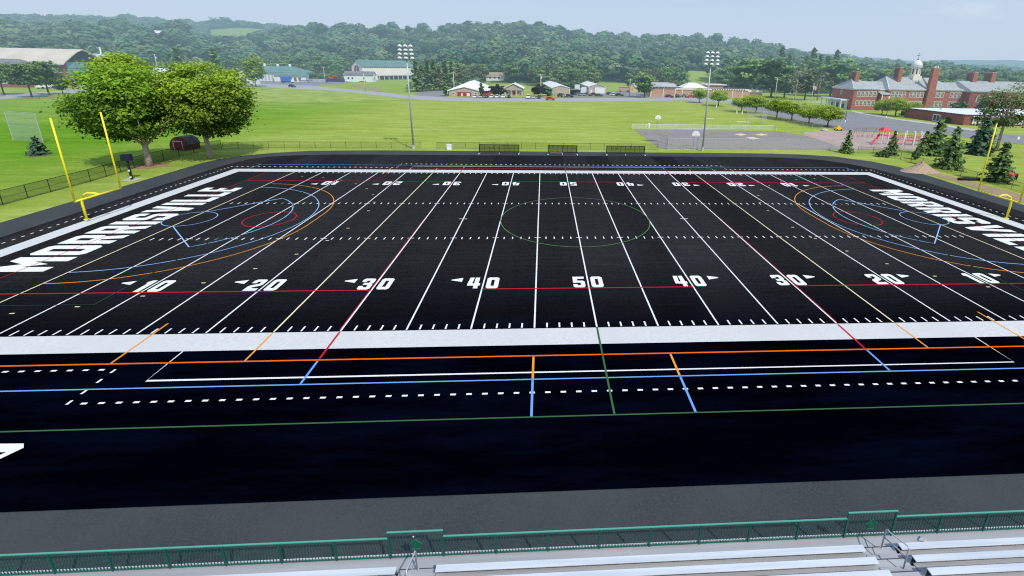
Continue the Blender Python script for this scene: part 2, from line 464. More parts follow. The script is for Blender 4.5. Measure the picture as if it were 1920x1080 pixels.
def round_crown(name, seed, rx, ry, rz, clumps, per, leaf, m, zc, flat=.35, lump=.22, gap=.0, core=.62, cr=None, bright=.40):
    """crown of many leaf faces in clumps, centred at height zc, flatter below"""
    rng = np.random.default_rng(seed)
    d = rng.normal(size=(clumps, 3)); d /= np.linalg.norm(d, axis=1, keepdims=True)
    d[:, 2] = np.where(d[:, 2] < 0, d[:, 2]*(1-flat), d[:, 2])
    lob = rng.normal(size=(9, 3)); lob /= np.linalg.norm(lob, axis=1, keepdims=True)
    amp = rng.uniform(-lump, lump, 9)
    def bulge(u): return 1 + (np.clip(u @ lob.T, 0, 1)**3 * amp).sum(1)
    R = np.array([rx, ry, rz])
    rr = rng.uniform(.55, 1.0, clumps)**.6 * bulge(d)
    C = d*rr[:, None]*R
    tone = rng.uniform(-.30, .30, clumps) + .26*d[:, 2] + .35*(rr-.75)  # random per clump, plus painted lightening towards the top and outside
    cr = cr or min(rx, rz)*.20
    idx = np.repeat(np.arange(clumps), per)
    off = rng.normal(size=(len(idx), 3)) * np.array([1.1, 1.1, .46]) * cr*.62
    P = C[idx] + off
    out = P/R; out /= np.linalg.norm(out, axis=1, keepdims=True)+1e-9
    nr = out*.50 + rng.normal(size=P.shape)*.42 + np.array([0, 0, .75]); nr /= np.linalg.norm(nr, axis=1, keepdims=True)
    sh = bright + tone[idx] + off[:, 2]/cr*.70 + rng.normal(size=len(idx))*.08  # light tops and shaded undersides of clumps painted into the leaf colour
    P[:, 2] += zc
    Q = leaf_quads(rng, P, nr, leaf)
    ex = None
    if core:
        v, f = ICO2
        cv = v*bulge(v)[:, None]*R*core*(1+.10*np.sin(v[:, :1]*9+seed)*np.cos(v[:, 1:2]*8))
        cv[:, 2] = np.where(cv[:, 2] < 0, cv[:, 2]*(1-flat), cv[:, 2]) + zc
        ex = (cv, f, np.full(len(f), .02))  # core painted darkest, for the shade inside the crown
    return quads_mesh(name, Q, sh, m, ex)

def cone_crown(name, seed, h, r, z0, tiers, per, leaf, m, ragged=.25, power=.85):
    """conifer: drooping tiers of branch sprays, uneven outline"""
    rng = np.random.default_rng(seed)
    Ps = []; Ns = []; Sh = []
    for t in range(tiers):
        f = (t+rng.uniform(0, .6))/tiers
        z = z0 + (h-z0)*f
        rad_ = r*(1-f)**power*(1+rng.uniform(-ragged, ragged)) + .05*r
        nb = max(4, int(per*(rad_/r)))
        a0 = rng.uniform(0, 6.28)
        for b in range(nb):
            a = a0 + 6.283*b/nb + rng.normal()*.25
            L = rad_*rng.uniform(.65, 1.1)
            k = max(3, int(9*L/r))
            s = np.linspace(.18, 1, k)
            ca, sa = math.cos(a), math.sin(a)
            p = np.stack([ca*L*s, sa*L*s, z - .22*L*s*s + rng.normal(size=k)*.03*h/tiers*3], 1) + rng.normal(size=(k, 3))*leaf*.35
            Ps.append(p)
            n = np.stack([np.full(k, ca*.45), np.full(k, sa*.45), np.full(k, .8)], 1) + rng.normal(size=(k, 3))*.45
            Ns.append(n/np.linalg.norm(n, axis=1, keepdims=True))
            Sh.append(.22 + .55*s**2 + rng.normal(size=k)*.12 + rng.normal()*.12)  # spray tips painted lighter, inner needles darker where shade would lie
    P = np.vstack(Ps); Nn = np.vstack(Ns); S = np.concatenate(Sh)
    Q = leaf_quads(rng, P, Nn, leaf, 1.35)
    nn = 9
    ang = np.arange(nn)/nn*2*math.pi
    cv = np.vstack([np.stack([np.cos(ang)*r*.42, np.sin(ang)*r*.42, np.full(nn, z0+.05*h)], 1), [[0, 0, h*.96]], [[0, 0, z0]]])
    cf = np.array([[i, (i+1) % nn, nn] for i in range(nn)] + [[(i+1) % nn, i, nn+1] for i in range(nn)])
    return quads_mesh(name, Q, S, m, (cv, cf, np.full(len(cf), .0)))  # inner cone painted fully dark as the shade within the branches

def trunk_mesh(name, seed, h, r, limbs=0, spread=2.5, fork=.45, top=None):
    rnd = random.Random(seed); mb = MB()
    top = top or h
    pts = [(0, 0, -.2), (rnd.uniform(-.05, .05), rnd.uniform(-.05, .05), h*fork*.5), (rnd.uniform(-.1, .1), rnd.uniform(-.1, .1), h*fork), (rnd.uniform(-.2, .2), rnd.uniform(-.2, .2), top)]
    mb.path(pts, [r*1.25, r, r*.82, r*.12], 8)
    for i in range(limbs):
        a = 6.283*i/limbs + rnd.uniform(-.4, .4); z = h*fork*rnd.uniform(.92, 1.35)
        L = spread*rnd.uniform(.7, 1.1); ca, sa = math.cos(a), math.sin(a)
        mb.path([(0, 0, z), (ca*L*.4, sa*L*.4, z+L*.42), (ca*L, sa*L, z+L*.80)], [r*.50, r*.34, r*.08], 6)
    return mb.mesh(name, True)

def tree(name, label, cat, loc, crown, trunk, bark, group=None, rz=0, scale=None):
    t = thing(name, label, cat, loc, rz, group, scale)
    link('trunk', trunk, bark, t)
    link('crown', crown, None, t)
    return t

# ------------------------------------------------------------------ terrain
# skyline of each ridge as seen from the stands: azimuth (deg from +y) and elevation (deg)
RIDGE_A = [(-59.28, 0.627), (-52.85, 1.227), (-48.56, 1.584), (-46.06, 1.788), (-41.75, 2.151), (-38.50, 2.273), (-35.65, 2.218), (-34.19, 1.832), (-33.71, 1.619), (-31.38, 1.627), (-28.74, 1.941), (-26.58, 2.699), (-23.93, 2.932), (-18.79, 3.168), (-15.51, 3.250), (-13.25, 3.281), (-10.93, 3.422), (-9.14, 3.769), (-7.35, 3.886), (-3.70, 3.881), (-0.61, 3.962), (1.57, 3.661), (3.76, 3.294), (8.15, 2.956), (11.26, 2.822), (13.11, 2.727), (14.91, 2.922), (18.49, 2.892), (23.11, 2.465), (25.38, 1.920), (28.11, 1.445), (31.78, 0.730), (36.13, 0.176), (40.50, -0.126), (46.90, -0.363), (59.54, -0.220)]
RIDGE_B = [(-59.03, 1.614), (-52.62, 2.218), (-45.88, 2.635), (-44.25, 2.769), (-43.12, 2.741), (-40.05, 2.853), (-38.70, 2.994), (-35.15, 2.977), (-34.01, 2.913), (-32.81, 3.035), (-31.56, 3.208), (-29.43, 3.242), (-26.55, 2.904), (-23.96, 2.617), (-18.87, 2.292), (-7.42, 1.735), (11.34, 1.520), (23.22, 1.505), (28.63, 1.450), (31.70, 1.264), (33.65, 1.126), (36.01, 0.895), (39.10, 0.686), (42.37, 0.497), (46.75, 0.351), (59.37, 0.468)]
RIDGE_C = [(-59.29, 0.572), (-46.23, 0.974), (-24.16, 0.920), (17.47, 1.140), (25.49, 1.081), (28.15, 1.170), (31.72, 1.104), (35.54, 0.992), (39.08, 0.785), (42.28, 0.924), (44.52, 0.950), (46.62, 0.929), (59.25, 0.948)]
FOOT = [(-75, 500), (-48, 470), (-37, 460), (-33, 492), (-14, 492), (-11, 390), (-6, 350), (6, 350), (14, 370), (20, 385), (28, 390), (40, 430), (60, 480)]
RA, RB, RC = 820., 1400., 4200.
def interp(tab, a): return np.interp(a, [t[0] for t in tab], [t[1] for t in tab])
def vnoise(x, y):
    return (np.sin(x*.0131+1.7)*np.cos(y*.0117-.6) + .6*np.sin(x*.029-y*.023+.4) + .4*np.cos(x*.051+y*.043))/2
def terrain(x, y):
    x = np.asarray(x, float); y = np.asarray(y, float)
    dx = x-CX; dy = y-CY
    r = np.hypot(dx, dy); a = np.degrees(np.arctan2(dx, dy)); a = np.clip(a, -75, 60)
    f = interp(FOOT, a)
    hA = np.maximum(CZ + RA*np.tan(np.radians(interp(RIDGE_A, a))) - 11, 1)
    hB = np.maximum(CZ + RB*np.tan(np.radians(interp(RIDGE_B, a))) - 12, 1)
    hC = np.maximum(CZ + RC*np.tan(np.radians(interp(RIDGE_C, a))), 1)
    t1 = np.clip((r-f)/(RA-f), 0, 1); t2 = np.clip((r-RA)/(RB-RA), 0, 1); t3 = np.clip((r-RB)/(RC-RB), 0, 1)
    s1 = t1**1.15*(1-.12*np.sin(math.pi*t1)); s2 = t2*t2*(3-2*t2); s3 = t3*t3*(3-2*t3)
    z = hA*s1
    z = np.where(r > RA, hA*(1-s2)+hB*s2 - 14*np.sin(math.pi*t2), z)
    z = np.where(r > RB, hB*(1-s3)+hC*s3 - 30*np.sin(math.pi*t3), z)
    z = z + vnoise(x, y)*3.0*np.clip((r-f-20)/150, 0, 1)*np.where(r > RB, 2.5, 1)
    z = np.where(r > RC, hC - (r-RC)*.012, z)
    return np.where(r < f, 0, z)

def build_ground():
    # one sheet: fine polar rings in front of the camera, coarse behind
    rs = np.concatenate([np.linspace(0, 300, 12), np.linspace(320, 860, 46), np.linspace(880, 1500, 32), np.geomspace(1560, 9000, 46)])
    az = np.concatenate([np.linspace(-75, 60, 181), np.linspace(64, 281, 56)])
    A, Rr = np.meshgrid(np.radians(az), rs)
    X = CX + Rr*np.sin(A); Y = CY + Rr*np.cos(A)
    Z = terrain(X, Y)
    back = np.broadcast_to((az > 60)[None, :], X.shape)
    Z = np.where(back, np.minimum(Z, Rr*0+0), Z)
    V = np.stack([X, Y, Z], -1).reshape(-1, 3)
    na = len(az); nr = len(rs)
    F = []
    for i in range(nr-1):
        for j in range(na):
            k = (j+1) % na
            F.append((i*na+j, (i+1)*na+j, (i+1)*na+k, i*na+k))
    me = bpy.data.meshes.new('ground')
    me.from_pydata(V.tolist(), [], F)
    me.polygons.foreach_set('use_smooth', [True]*len(F)); me.update()
    m, N, L = new_mat('ground_cover')
    # lawn in the valley, woodland floor on the slopes (by height)
    return me

gm = build_ground()
ground = link('ground', gm, M['grass'])
tag(ground, kind='structure')

# ------------------------------------------------------------------ playing field (50-yard line is x=0)
YD = .9144
HW = 24.384
turf_pts = [(-60.3, -37.68), (-60.3, 22.8), (-60.15, 29), (-59.1, 34.6), (-56.8, 36.9), (-53.5, 38.2), (-46, 39.5), (-38, 39.8), (40, 40.3), (47, 39.8), (54, 37.9), (58, 33.4), (60, 29), (61.5, 22), (62.2, 12), (62.2, -37.68)]
o = MB().flat([(-110, -66), (105, -66), (105, -37), (65.8, -37), (65.8, 13.7), (66.4, 24), (66.4, 31.1), (64.4, 36.5), (59.5, 41.6), (53, 43.6), (45.9, 44.5), (3, 44.6), (-39.9, 44.5), (-52, 43.4), (-58, 41.0), (-61.6, 38.3), (-64.3, 35.0), (-65.2, 31), (-65.2, -37), (-110, -37)][::1], .02).build('running_track', M['track'])
tag(o, kind='structure')
o = MB().flat(turf_pts, .04).build('turf_field', M['turf']); tag(o, kind='structure')

Z0 = .048
# white border band
def ring(x0, x1, y0, y1, X0, X1, Y0, Y1, z):
    return MB().flat([(X0, Y0), (X1, Y0), (X1, Y1), (X0, Y1)], z, [[(x0, y0), (x0, y1), (x1, y1), (x1, y0)]])
o = ring(-54.864, 54.864, -HW, HW, -56.75, 56.75, -26.42, 26.42, Z0).build('white_border_band', M['band']); tag(o, kind='structure')

W = MB(); Wz = Z0+.004
for k in range(-9, 10):
    if k in (-5, 5): continue
    x = k*5*YD*1.0
    W.rect(x-.062, x+.062, -HW+.10, HW-.10, Wz)
for k in range(-49, 50):
    if k % 5 == 0: continue
    x = k*YD
    for s in (-1, 1):
        W.rect(x-.06, x+.06, s*(HW-.12), s*(HW-.73), Wz)         # sideline ticks
        W.rect(x-.06, x+.06, s*6.096, s*6.70, Wz)               # hash marks
for k in range(-9, 10):
    x = k*5*YD
    for s in (-1, 1):
        for e in (-1, 1):
            W.rect(x+e*.077, x+e*.34, s*6.35-.05, s*6.35+.05, Wz)
for k in (-3, 3):
    x = k*5*YD
    for e in (-1, 1): W.rect(x+e*.077, x+e*.48, -.06, .06, Wz)
# team boxes
for s in (-1, 1):
    W.stripe([(-27.43, s*26.44), (-27.43, s*29.33), (27.43, s*29.33), (27.43, s*26.44)], .09, Wz)
# dashed coaching and restraining lines
def dashes(x0, x1, y, n, t=.07):
    for i in range(n):
        x = x0+(x1-x0)*i/(n-1); W.rect(x-.16, x+.16, y-t, y+t, Wz)
for s in (-1, 1):
    dashes(-29.26, 29.26, s*31.16, 65, .07 if s < 0 else .13)
    for e in (-1, 1):
        dashes(e*30.9, e*58.35, s*28.2, 31, .07 if s < 0 else .12)
        for yy in (28.35, 29.25, 30.2, 31.05): W.rect(e*30.12-.07, e*30.12+.07, s*yy-.17, s*yy+.17, Wz)
for e in (-1, 1):
    for i in range(61):
        y = -27.3+.91*i; W.rect(e*58.35-.07, e*58.35+.07, y-.16, y+.16, Wz)
o = W.build('white_field_lines', M['white_line']); tag(o, kind='structure')

Y_ = MB(); z = Wz+.004
for k in (-10, -5, 5, 10):
    x = k*5*YD if abs(k) == 5 else k*5*YD
    Y_.rect(x-.06, x+.06, -HW+.10, HW-.10, z)
# dotted five-metre arcs outside the hockey circles
for e in (-1, 1):
    for s in (-1, 1):
        for i in range(8):
            a = rad(4+i*11.2); x = e*(45.72-19.63*math.cos(a)); y = s*(1.83+19.63*math.sin(a))
            Y_.rect(x-.17, x+.17, y-.06, y+.06, z)
o = Y_.build('yellow_field_lines', M['yellow_line']); tag(o, kind='structure')

def hockey(e):
    p = [(e*45.72, -1.83-14.63)]
    p = [(e*45.72 - e*14.63*math.cos(rad(t)), -1.83-14.63*math.sin(rad(t))) for t in range(90, -1, -4)]
    p += [(e*45.72 - e*14.63*math.cos(rad(t)), 1.83+14.63*math.sin(rad(t))) for t in range(0, 91, 4)]
    return p
Or = MB(); z = Wz+.008
for e in (-1, 1):
    Or.stripe(hockey(e), .10, z)
    for s in (-1, 1):
        Or.rect(e*22.86-.06, e*22.86+.06, s*24.5, s*27.58, z)
        Or.rect(e*30.9-.06, e*30.9+.06, s*23.0, s*27.58, z)
        if s < 0: Or.rect(e*4.57-.07, e*4.57+.07, s*27.74, s*29.93, z)
o = Or.build('orange_field_lines', M['orange_line']); tag(o, kind='structure')
o = MB().rect(-45.6, 45.6, -27.715, -27.585, z+.004).build('red_orange_sideline', M['bright_orange']); tag(o, kind='structure')

Rd = MB(); z = Wz+.016
Rd.rect(-45.6, 45.6, 27.6, 27.72, z)
for e in (-1, 1):
    for s in (-1, 1):
        Rd.rect(e*18.29, e*50.2, s*18.25-.065, s*18.25+.065, z)
        Rd.rect(e*18.29-.07, e*18.29+.07, s*24.5, s*27.5, z)
    Rd.rect(e*50.15-.05, e*50.15+.05, -23.8, -18.33, z); Rd.rect(e*50.15-.03, e*50.15+.035, -18.17, 18.17, z); Rd.rect(e*50.15-.05, e*50.15+.05, 18.33, 23.8, z)
    Rd.rect(e*18.39-.03, e*18.39+.03, -24.2, -18.4, z); Rd.rect(e*18.39-.03, e*18.39+.03, -18.1, 0, z)
    Rd.stripe(arc(e*36.45, 0, 2.75, 0, 360, 40)[:-1], .12, z, True)
for s in (-1, 1): Rd.rect(-9.14, 9.14, s*18.25-.065, s*18.25+.065, z)
o = Rd.build('red_field_lines', M['red_line']); tag(o, kind='structure')

Bl = MB(); z = Wz+.020
Bl.rect(-54.9, 54.9, -30.06, -29.96, z); Bl.rect(-54.9, 54.9, 29.95, 30.07, z)
for e in (-1, 1):
    for s in (-1, 1):
        Bl.rect(e*18.29-.07, e*18.29+.07, s*27.78, s*29.93, z)
        if s < 0: Bl.rect(e*4.57-.07, e*4.57+.07, s*30.09, s*33.08, z)
        Bl.rect(e*54.5-.06, e*54.5+.06, s*26.5, s*29.93, z)
o = Bl.build('blue_field_lines', M['blue_line']); tag(o, kind='structure')
Bs = MB(); z = Wz+.024
for e in (-1, 1):
    Bs.stripe([(e*(46.6-14.4*math.cos(rad(t))), 14.4*math.sin(rad(t))) for t in range(-86, 87, 4)], .10, z)
    Bs.stripe(arc(e*45.55, .1, 2.6, 0, 360, 40)[:-1], .09, z, True)
    pts = [(e*45.5, -2.6)] + [(e*(45.6-10.55*math.cos(rad(t))), 10.55*math.sin(rad(t))) for t in range(-55, 56, 5)] + [(e*45.4, 2.75)]
    Bs.stripe(pts, .11, z+.004)
o = Bs.build('pale_blue_field_lines', M['sky_blue_line']); tag(o, kind='structure')

Gr = MB(); z = Wz+.032
o = MB().stripe(arc(0, 0, 9.15, 0, 360, 72)[:-1], .085, z, True).build('centre_circle', M['circle_line']); tag(o, kind='structure')
Gr.rect(-58, 60, -33.185, -33.095, z)
for s in (-1, 1): Gr.rect(-.06, .06, s*24.4, s*33.07, z)
o = Gr.build('green_field_lines', M['green_line']); tag(o, kind='structure')
Gr = MB()
for e in (-1, 1):
    Gr.stripe([(e*54.8, -20.16), (e*38.4, -20.16), (e*38.4, 20.16), (e*54.8, 20.16)], .07, z+.004)
    Gr.stripe([(e*(43.9-9.15*math.cos(rad(t))), 9.15*math.sin(rad(t))) for t in range(-53, 54, 5)], .08, z)
o = Gr.build('faint_green_field_lines', M['faint_green_line']); tag(o, kind='structure')

# lettering: block glyphs as outlines with holes on a unit box (w wide, 1 high)
def G(ch):
    s = .30; t = .21
    if ch == 'M': return .66, [[(0,0),(.20,0),(.20,.56),(.33,.22),(.46,.56),(.46,0),(.66,0),(.66,1),(.47,1),(.33,.66),(.19,1),(0,1)]], []
    if ch == 'O': return .50, [[(.07,0),(.43,0),(.5,.08),(.5,.92),(.43,1),(.07,1),(0,.92),(0,.08)]], [[(.185,.2),(.185,.8),(.315,.8),(.315,.2)]]
    if ch == 'R': return .50, [[(0,0),(.18,0),(.18,.36),(.25,.36),(.31,0),(.50,0),(.43,.42),(.5,.5),(.5,.92),(.43,1),(0,1)]], [[(.18,.55),(.18,.82),(.32,.82),(.32,.55)]]
    if ch == 'I': return .20, [[(0,0),(.2,0),(.2,1),(0,1)]], []
    if ch == 'S': return .50, [[(.07,0),(.43,0),(.5,.08),(.5,.50),(.43,.59),(.18,.59),(.18,.81),(.32,.81),(.32,.70),(.5,.70),(.5,.92),(.43,1),(.07,1),(0,.92),(0,.50),(.07,.41),(.32,.41),(.32,.19),(.18,.19),(.18,.30),(0,.30),(0,.08)]], []
    if ch == 'V': return .54, [[(.17,0),(.37,0),(.54,1),(.35,1),(.27,.38),(.19,1),(0,1)]], []
    if ch == 'L': return .42, [[(0,0),(.42,0),(.42,.2),(.18,.2),(.18,1),(0,1)]], []
    if ch == 'E': return .42, [[(0,0),(.42,0),(.42,.2),(.18,.2),(.18,.40),(.38,.40),(.38,.59),(.18,.59),(.18,.8),(.42,.8),(.42,1),(0,1)]], []
    if ch == '0': return .52, [[(.08,0),(.44,0),(.52,.10),(.52,.90),(.44,1),(.08,1),(0,.90),(0,.10)]], [[(.19,.22),(.19,.78),(.33,.78),(.33,.22)]]
    if ch == '1': return .30, [[(.08,0),(.30,0),(.30,1),(.10,1),(0,.86),(0,.74),(.08,.74)]], []
    if ch == '2': return .52, [[(0,0),(.52,0),(.52,.21),(.22,.21),(.22,.30),(.46,.42),(.52,.52),(.52,.90),(.44,1),(.08,1),(0,.90),(0,.66),(.19,.66),(.19,.80),(.33,.80),(.33,.60),(.06,.46),(0,.36)]], []
    if ch == '3': return .52, [[(.08,0),(.44,0),(.52,.10),(.52,.43),(.46,.51),(.52,.58),(.52,.90),(.44,1),(.08,1),(0,.90),(0,.68),(.19,.68),(.19,.80),(.33,.80),(.33,.60),(.12,.60),(.12,.42),(.33,.42),(.33,.20),(.19,.20),(.19,.32),(0,.32),(0,.10)]], []
    if ch == '4': return .54, [[(.28,0),(.47,0),(.47,.26),(.54,.26),(.54,.45),(.47,.45),(.47,1),(.28,1),(.28,.45),(.19,.45),(.24,1),(.05,1),(0,.45),(0,.26),(.28,.26)]], []
    if ch == '5': return .52, [[(.08,0),(.44,0),(.52,.10),(.52,.52),(.44,.62),(.20,.62),(.20,.80),(.50,.80),(.50,1),(0,1),(0,.43),(.33,.43),(.33,.20),(.19,.20),(.19,.30),(0,.30),(0,.10)]], []
def glyphs(mb, text, fn, z, total=None, gap=.10, sx=1.0):
    ws = [G(c)[0] for c in text]
    if total: sx = (total - 0) / (sum(ws)+gap*(len(text)-1))
    a = 0
    for c, w in zip(text, ws):
        _, outs, holes = G(c)
        mb.flat([fn((a+p[0])*sx, p[1]) for p in outs[0]], z, [[fn((a+p[0])*sx, p[1]) for p in h] for h in holes])
        a += w+gap
zt = Wz
for e, nm in ((-1, 'left'), (1, 'right')):
    mb = MB()
    fn = (lambda a, b: (-48.0-5.05*b, -14.1+a)) if e < 0 else (lambda a, b: (48.0+5.05*b, 14.1-a))
    glyphs(mb, 'MORRISVILLE', fn, zt, 28.2)
    o = mb.build('end_zone_lettering', M['white_line']); tag(o, kind='structure')
Nm = MB()
for k, t in ((-4, '10'), (-3, '20'), (-2, '30'), (-1, '40'), (0, '50'), (1, '40'), (2, '30'), (3, '20'), (4, '10')):
    X = k*10*YD
    for s in (-1, 1):
        for i, c in enumerate(t):
            w = G(c)[0]*2.02
            off = -.27-w if i == 0 else .27
            if s < 0: fn = lambda a, b, X=X, off=off: (X+off+a*2.02, -18.10+2.05*b)
            else: fn = lambda a, b, X=X, off=off: (X-off-a*2.02, 18.10-2.05*b)
            glyphs(Nm, c, fn, zt)
        if k:
            e = 1 if k > 0 else -1
            y0, y1 = (-16.85, -16.1) if s < 0 else (16.1, 16.85)
            Nm.flat([(X+e*1.9, y0), (X+e*2.86, (y0+y1)/2-.07), (X+e*2.86, (y0+y1)/2+.07), (X+e*1.9, y1)][::e], zt)
o = Nm.build('yard_numbers', M['white_line']); tag(o, kind='structure')
# corner of the white apron mark at the lower left
o = MB().flat([(-34.2, -33.80), (-29.57, -33.93), (-29.30, -34.20), (-30.75, -36.6), (-34.2, -36.6)], Wz, [[(-33.4, -34.45), (-33.4, -36.0), (-31.0, -36.0), (-29.83, -34.44)]]).build('apron_mark', M['white_line']); tag(o, kind='structure')
# ------------------------------------------------------------------ woods on the hills
def meadow(a, r):
    m = (a > (-33.57, 2.521)[0]) & (a < (-28.53, 2.800)[0]) & (r > 960) & (r < 1345)
    m |= (a > (35.22, 0.677)[0]) & (a < (39.17, 0.737)[0]) & (r > 900) & (r < 1480)
    m |= (a > (16.63, -1.747)[0]) & (a < (19.99, -1.653)[0]) & (r > 280) & (r < 520)
    m |= (a > (6.32, -1.997)[0]) & (a < (10.40, -1.905)[0]) & (r > 280) & (r < 395)
    m |= (a > (-5.38, -2.202)[0]) & (a < (-0.88, -2.134)[0]) & (r > 280) & (r < 375)
    return m
HOUSES = [(-5.81, -2.024), (-2.17, 2.456), (15.71, 0.579), (-36.90, 1.561)]
def on_slope(az, el):
    for r in np.arange(330, 1500, 2.0):
        x = CX + r*math.sin(rad(az)); y = CY + r*math.cos(rad(az))
        if float(terrain(x, y)) + 2.0 >= CZ + r*math.tan(rad(el)): return r, x, y, float(terrain(x, y))
    return r, x, y, float(terrain(x, y))
HPOS = [on_slope(*h) for h in HOUSES]
def clear(x, y):
    k = np.zeros(np.shape(x), bool)
    for (r, hx, hy, hz), h in zip(HPOS, HOUSES):
        a = rad(h[0]); ux, uy = math.sin(a), math.cos(a)
        dx = np.asarray(x)-hx; dy = np.asarray(y)-hy
        along = dx*ux+dy*uy; across = abs(dx*uy-dy*ux)
        k |= (along > -75) & (along < 10) & (across < 9)
    return k

def forest_points(rng, r0f, r1, sp, a0=-72, a1=57):
    pts = []
    r = 300.0
    while r < r1:
        da = math.degrees(sp/r)
        a = np.arange(a0, a1, da)
        a = a + rng.uniform(-.45, .45, len(a))*da
        rr = r + rng.uniform(-.5, .5, len(a))*sp
        f = r0f(a)
        k = (rr > f) & ~meadow(a, rr)
        pts.append(np.stack([a[k], rr[k]], 1))
        r += sp*.92
    P = np.vstack(pts)
    x = CX + P[:, 1]*np.sin(np.radians(P[:, 0])); y = CY + P[:, 1]*np.cos(np.radians(P[:, 0]))
    k = ~clear(x, y)
    return x[k], y[k], P[k, 1]

def low_crown(seed, n=64, core=.86, cone=False):
    """light crown for a tree some 500 m off: leaf faces over a lumpy core, unit radius"""
    rng = np.random.default_rng(seed)
    v, f = ICO1
    lob = rng.normal(size=(5, 3)); lob /= np.linalg.norm(lob, axis=1, keepdims=True)
    amp = rng.uniform(-.25, .35, 5)
    bl = lambda u: 1 + (np.clip(u @ lob.T, 0, 1)**2*amp).sum(1, keepdims=True)
    cv = v*bl(v)*core*np.array([1, 1, 1.05]); cs = .24 + .48*np.clip(cv[f].mean(1)[:, 2], -1, 1)  # core faces painted light on top and shaded below
    d = rng.normal(size=(n, 3)); d /= np.linalg.norm(d, axis=1, keepdims=True); d[:, 2] = np.where(d[:, 2] < -.3, -d[:, 2], d[:, 2])
    P = d*bl(d)*rng.uniform(.82, 1.0, (n, 1))
    if cone:
        P[:, 2] = P[:, 2]*1.9; k = np.clip(1.05-(P[:, 2:]+.6)/3.0, .08, 1); P[:, :2] *= k*.75
        cv[:, 2] *= 1.7; k = np.clip(1.05-(cv[:, 2:]+.6)/3.0, .05, 1); cv[:, :2] *= k*.7
    nr = d*.9 + rng.normal(size=d.shape)*.28 + [0, 0, .25]; nr /= np.linalg.norm(nr, axis=1, keepdims=True)
    Q = leaf_quads(rng, P, nr, .26)
    return Q, .28 + .58*d[:, 2] + rng.normal(size=n)*.05, cv, f, cs  # same top-lit gradient painted into the leaf faces

def forest(name, x, y, z, R, H, seed, m, protos):
    rng = np.random.default_rng(seed)
    n = len(x); which = rng.integers(0, len(protos), n)
    QV = []; QS = []; CV = []; CF = []; CS = []; base = 0
    tone = rng.normal(size=n)*.21 + .14*vnoise(x*6, y*6)
    for k, (Q, s, cv, f, cs) in enumerate(protos):
        idx = np.where(which == k)[0]
        if not len(idx): continue
        th = rng.uniform(0, 6.28, len(idx)); c, sn = np.cos(th), np.sin(th)
        def place(P):
            X = P[..., 0]; Y = P[..., 1]; Zz = P[..., 2]
            sh = (len(idx),)+(1,)*(P.ndim-1)
            cc = c.reshape(sh); ss = sn.reshape(sh); r_ = R[idx].reshape(sh); h_ = H[idx].reshape(sh)
            return np.stack([(cc*X-ss*Y)*r_ + x[idx].reshape(sh), (ss*X+cc*Y)*r_ + y[idx].reshape(sh), Zz*h_*.42 + z[idx].reshape(sh) + h_*.58], -1)
        q = place(Q[None] if False else Q); QV.append(q.reshape(-1, 4, 3)); QS.append((s[None]+tone[idx][:, None]).ravel())
        v = place(cv); nv = cv.shape[0]
        CV.append(v.reshape(-1, 3)); CF.append((f[None]+(np.arange(len(idx))*nv)[:, None, None]).reshape(-1, 3)+base); CS.append((cs[None]+tone[idx][:, None]*.7).ravel())
        base += nv*len(idx)
    me = quads_mesh(name, np.vstack(QV), np.concatenate(QS), m, (np.vstack(CV), np.vstack(CF), np.concatenate(CS)))
    o = bpy.data.objects.new(name, me); COL.objects.link(o)
    return o

rng = np.random.default_rng(5)
PROTO = [low_crown(i, 56) for i in range(9)]
x, y, r = forest_points(rng, lambda a: interp(FOOT, a)+36, 850, 13.0)
n = len(x); R = 5.2+6.0*rng.random(n)**1.6; H = R*rng.uniform(1.7, 2.3, n)
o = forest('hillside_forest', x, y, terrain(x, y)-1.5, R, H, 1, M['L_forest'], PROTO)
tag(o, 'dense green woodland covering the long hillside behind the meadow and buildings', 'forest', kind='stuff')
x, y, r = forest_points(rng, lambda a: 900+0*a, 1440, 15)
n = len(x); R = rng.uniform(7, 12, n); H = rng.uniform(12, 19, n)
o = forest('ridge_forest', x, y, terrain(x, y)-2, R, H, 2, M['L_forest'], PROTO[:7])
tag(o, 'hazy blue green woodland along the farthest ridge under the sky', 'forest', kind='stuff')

# mark the woodland floor on the ground sheet
me = gm
co = np.zeros(len(me.vertices)*3, np.float32); me.vertices.foreach_get('co', co); co = co.reshape(-1, 3)
dx = co[:, 0]-CX; dy = co[:, 1]-CY; rr = np.hypot(dx, dy); aa = np.degrees(np.arctan2(dx, dy))
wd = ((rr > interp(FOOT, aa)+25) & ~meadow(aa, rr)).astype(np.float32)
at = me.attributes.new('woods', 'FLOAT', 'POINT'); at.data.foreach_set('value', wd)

# ---- single trees along the foot of the wood
BG = [round_crown('broad_crown', 40+i, 5.0, 5.0, 5.6, 34, 34, .62, M['L_tree'], 7.6, lump=.35, core=.66, cr=1.5, flat=.15) for i in range(4)]
BGO = [round_crown('olive_crown', 50+i, 4.2, 4.2, 5.6, 28, 30, .55, M['L_olive'], 7.4, lump=.35, core=.62, cr=1.4, flat=.15) for i in range(2)]
GREYC = [round_crown('thin_crown', 60+i, 3.6, 3.6, 5.2, 20, 14, .42, M['L_grey'], 8.0, lump=.3, core=0) for i in range(2)]
PINE = [cone_crown('pine_crown', 70+i, 18, 3.9, 2.5, 15, 8, .75, M['L_pine']) for i in range(3)]
BPINE = [cone_crown('brown_pine_crown', 75+i, 16, 3.6, 2.5, 14, 7, .75, M['L_brownpine'], .4) for i in range(2)]
TR = [trunk_mesh('broad_trunk', i, 9, .28, 4, 3) for i in range(2)]
TRP = trunk_mesh('pine_trunk', 5, 16, .26, 0, fork=.3, top=17)
TRG = trunk_mesh('thin_trunk', 7, 10, .24, 7, 4.5, fork=.35, top=11)
protos = {}
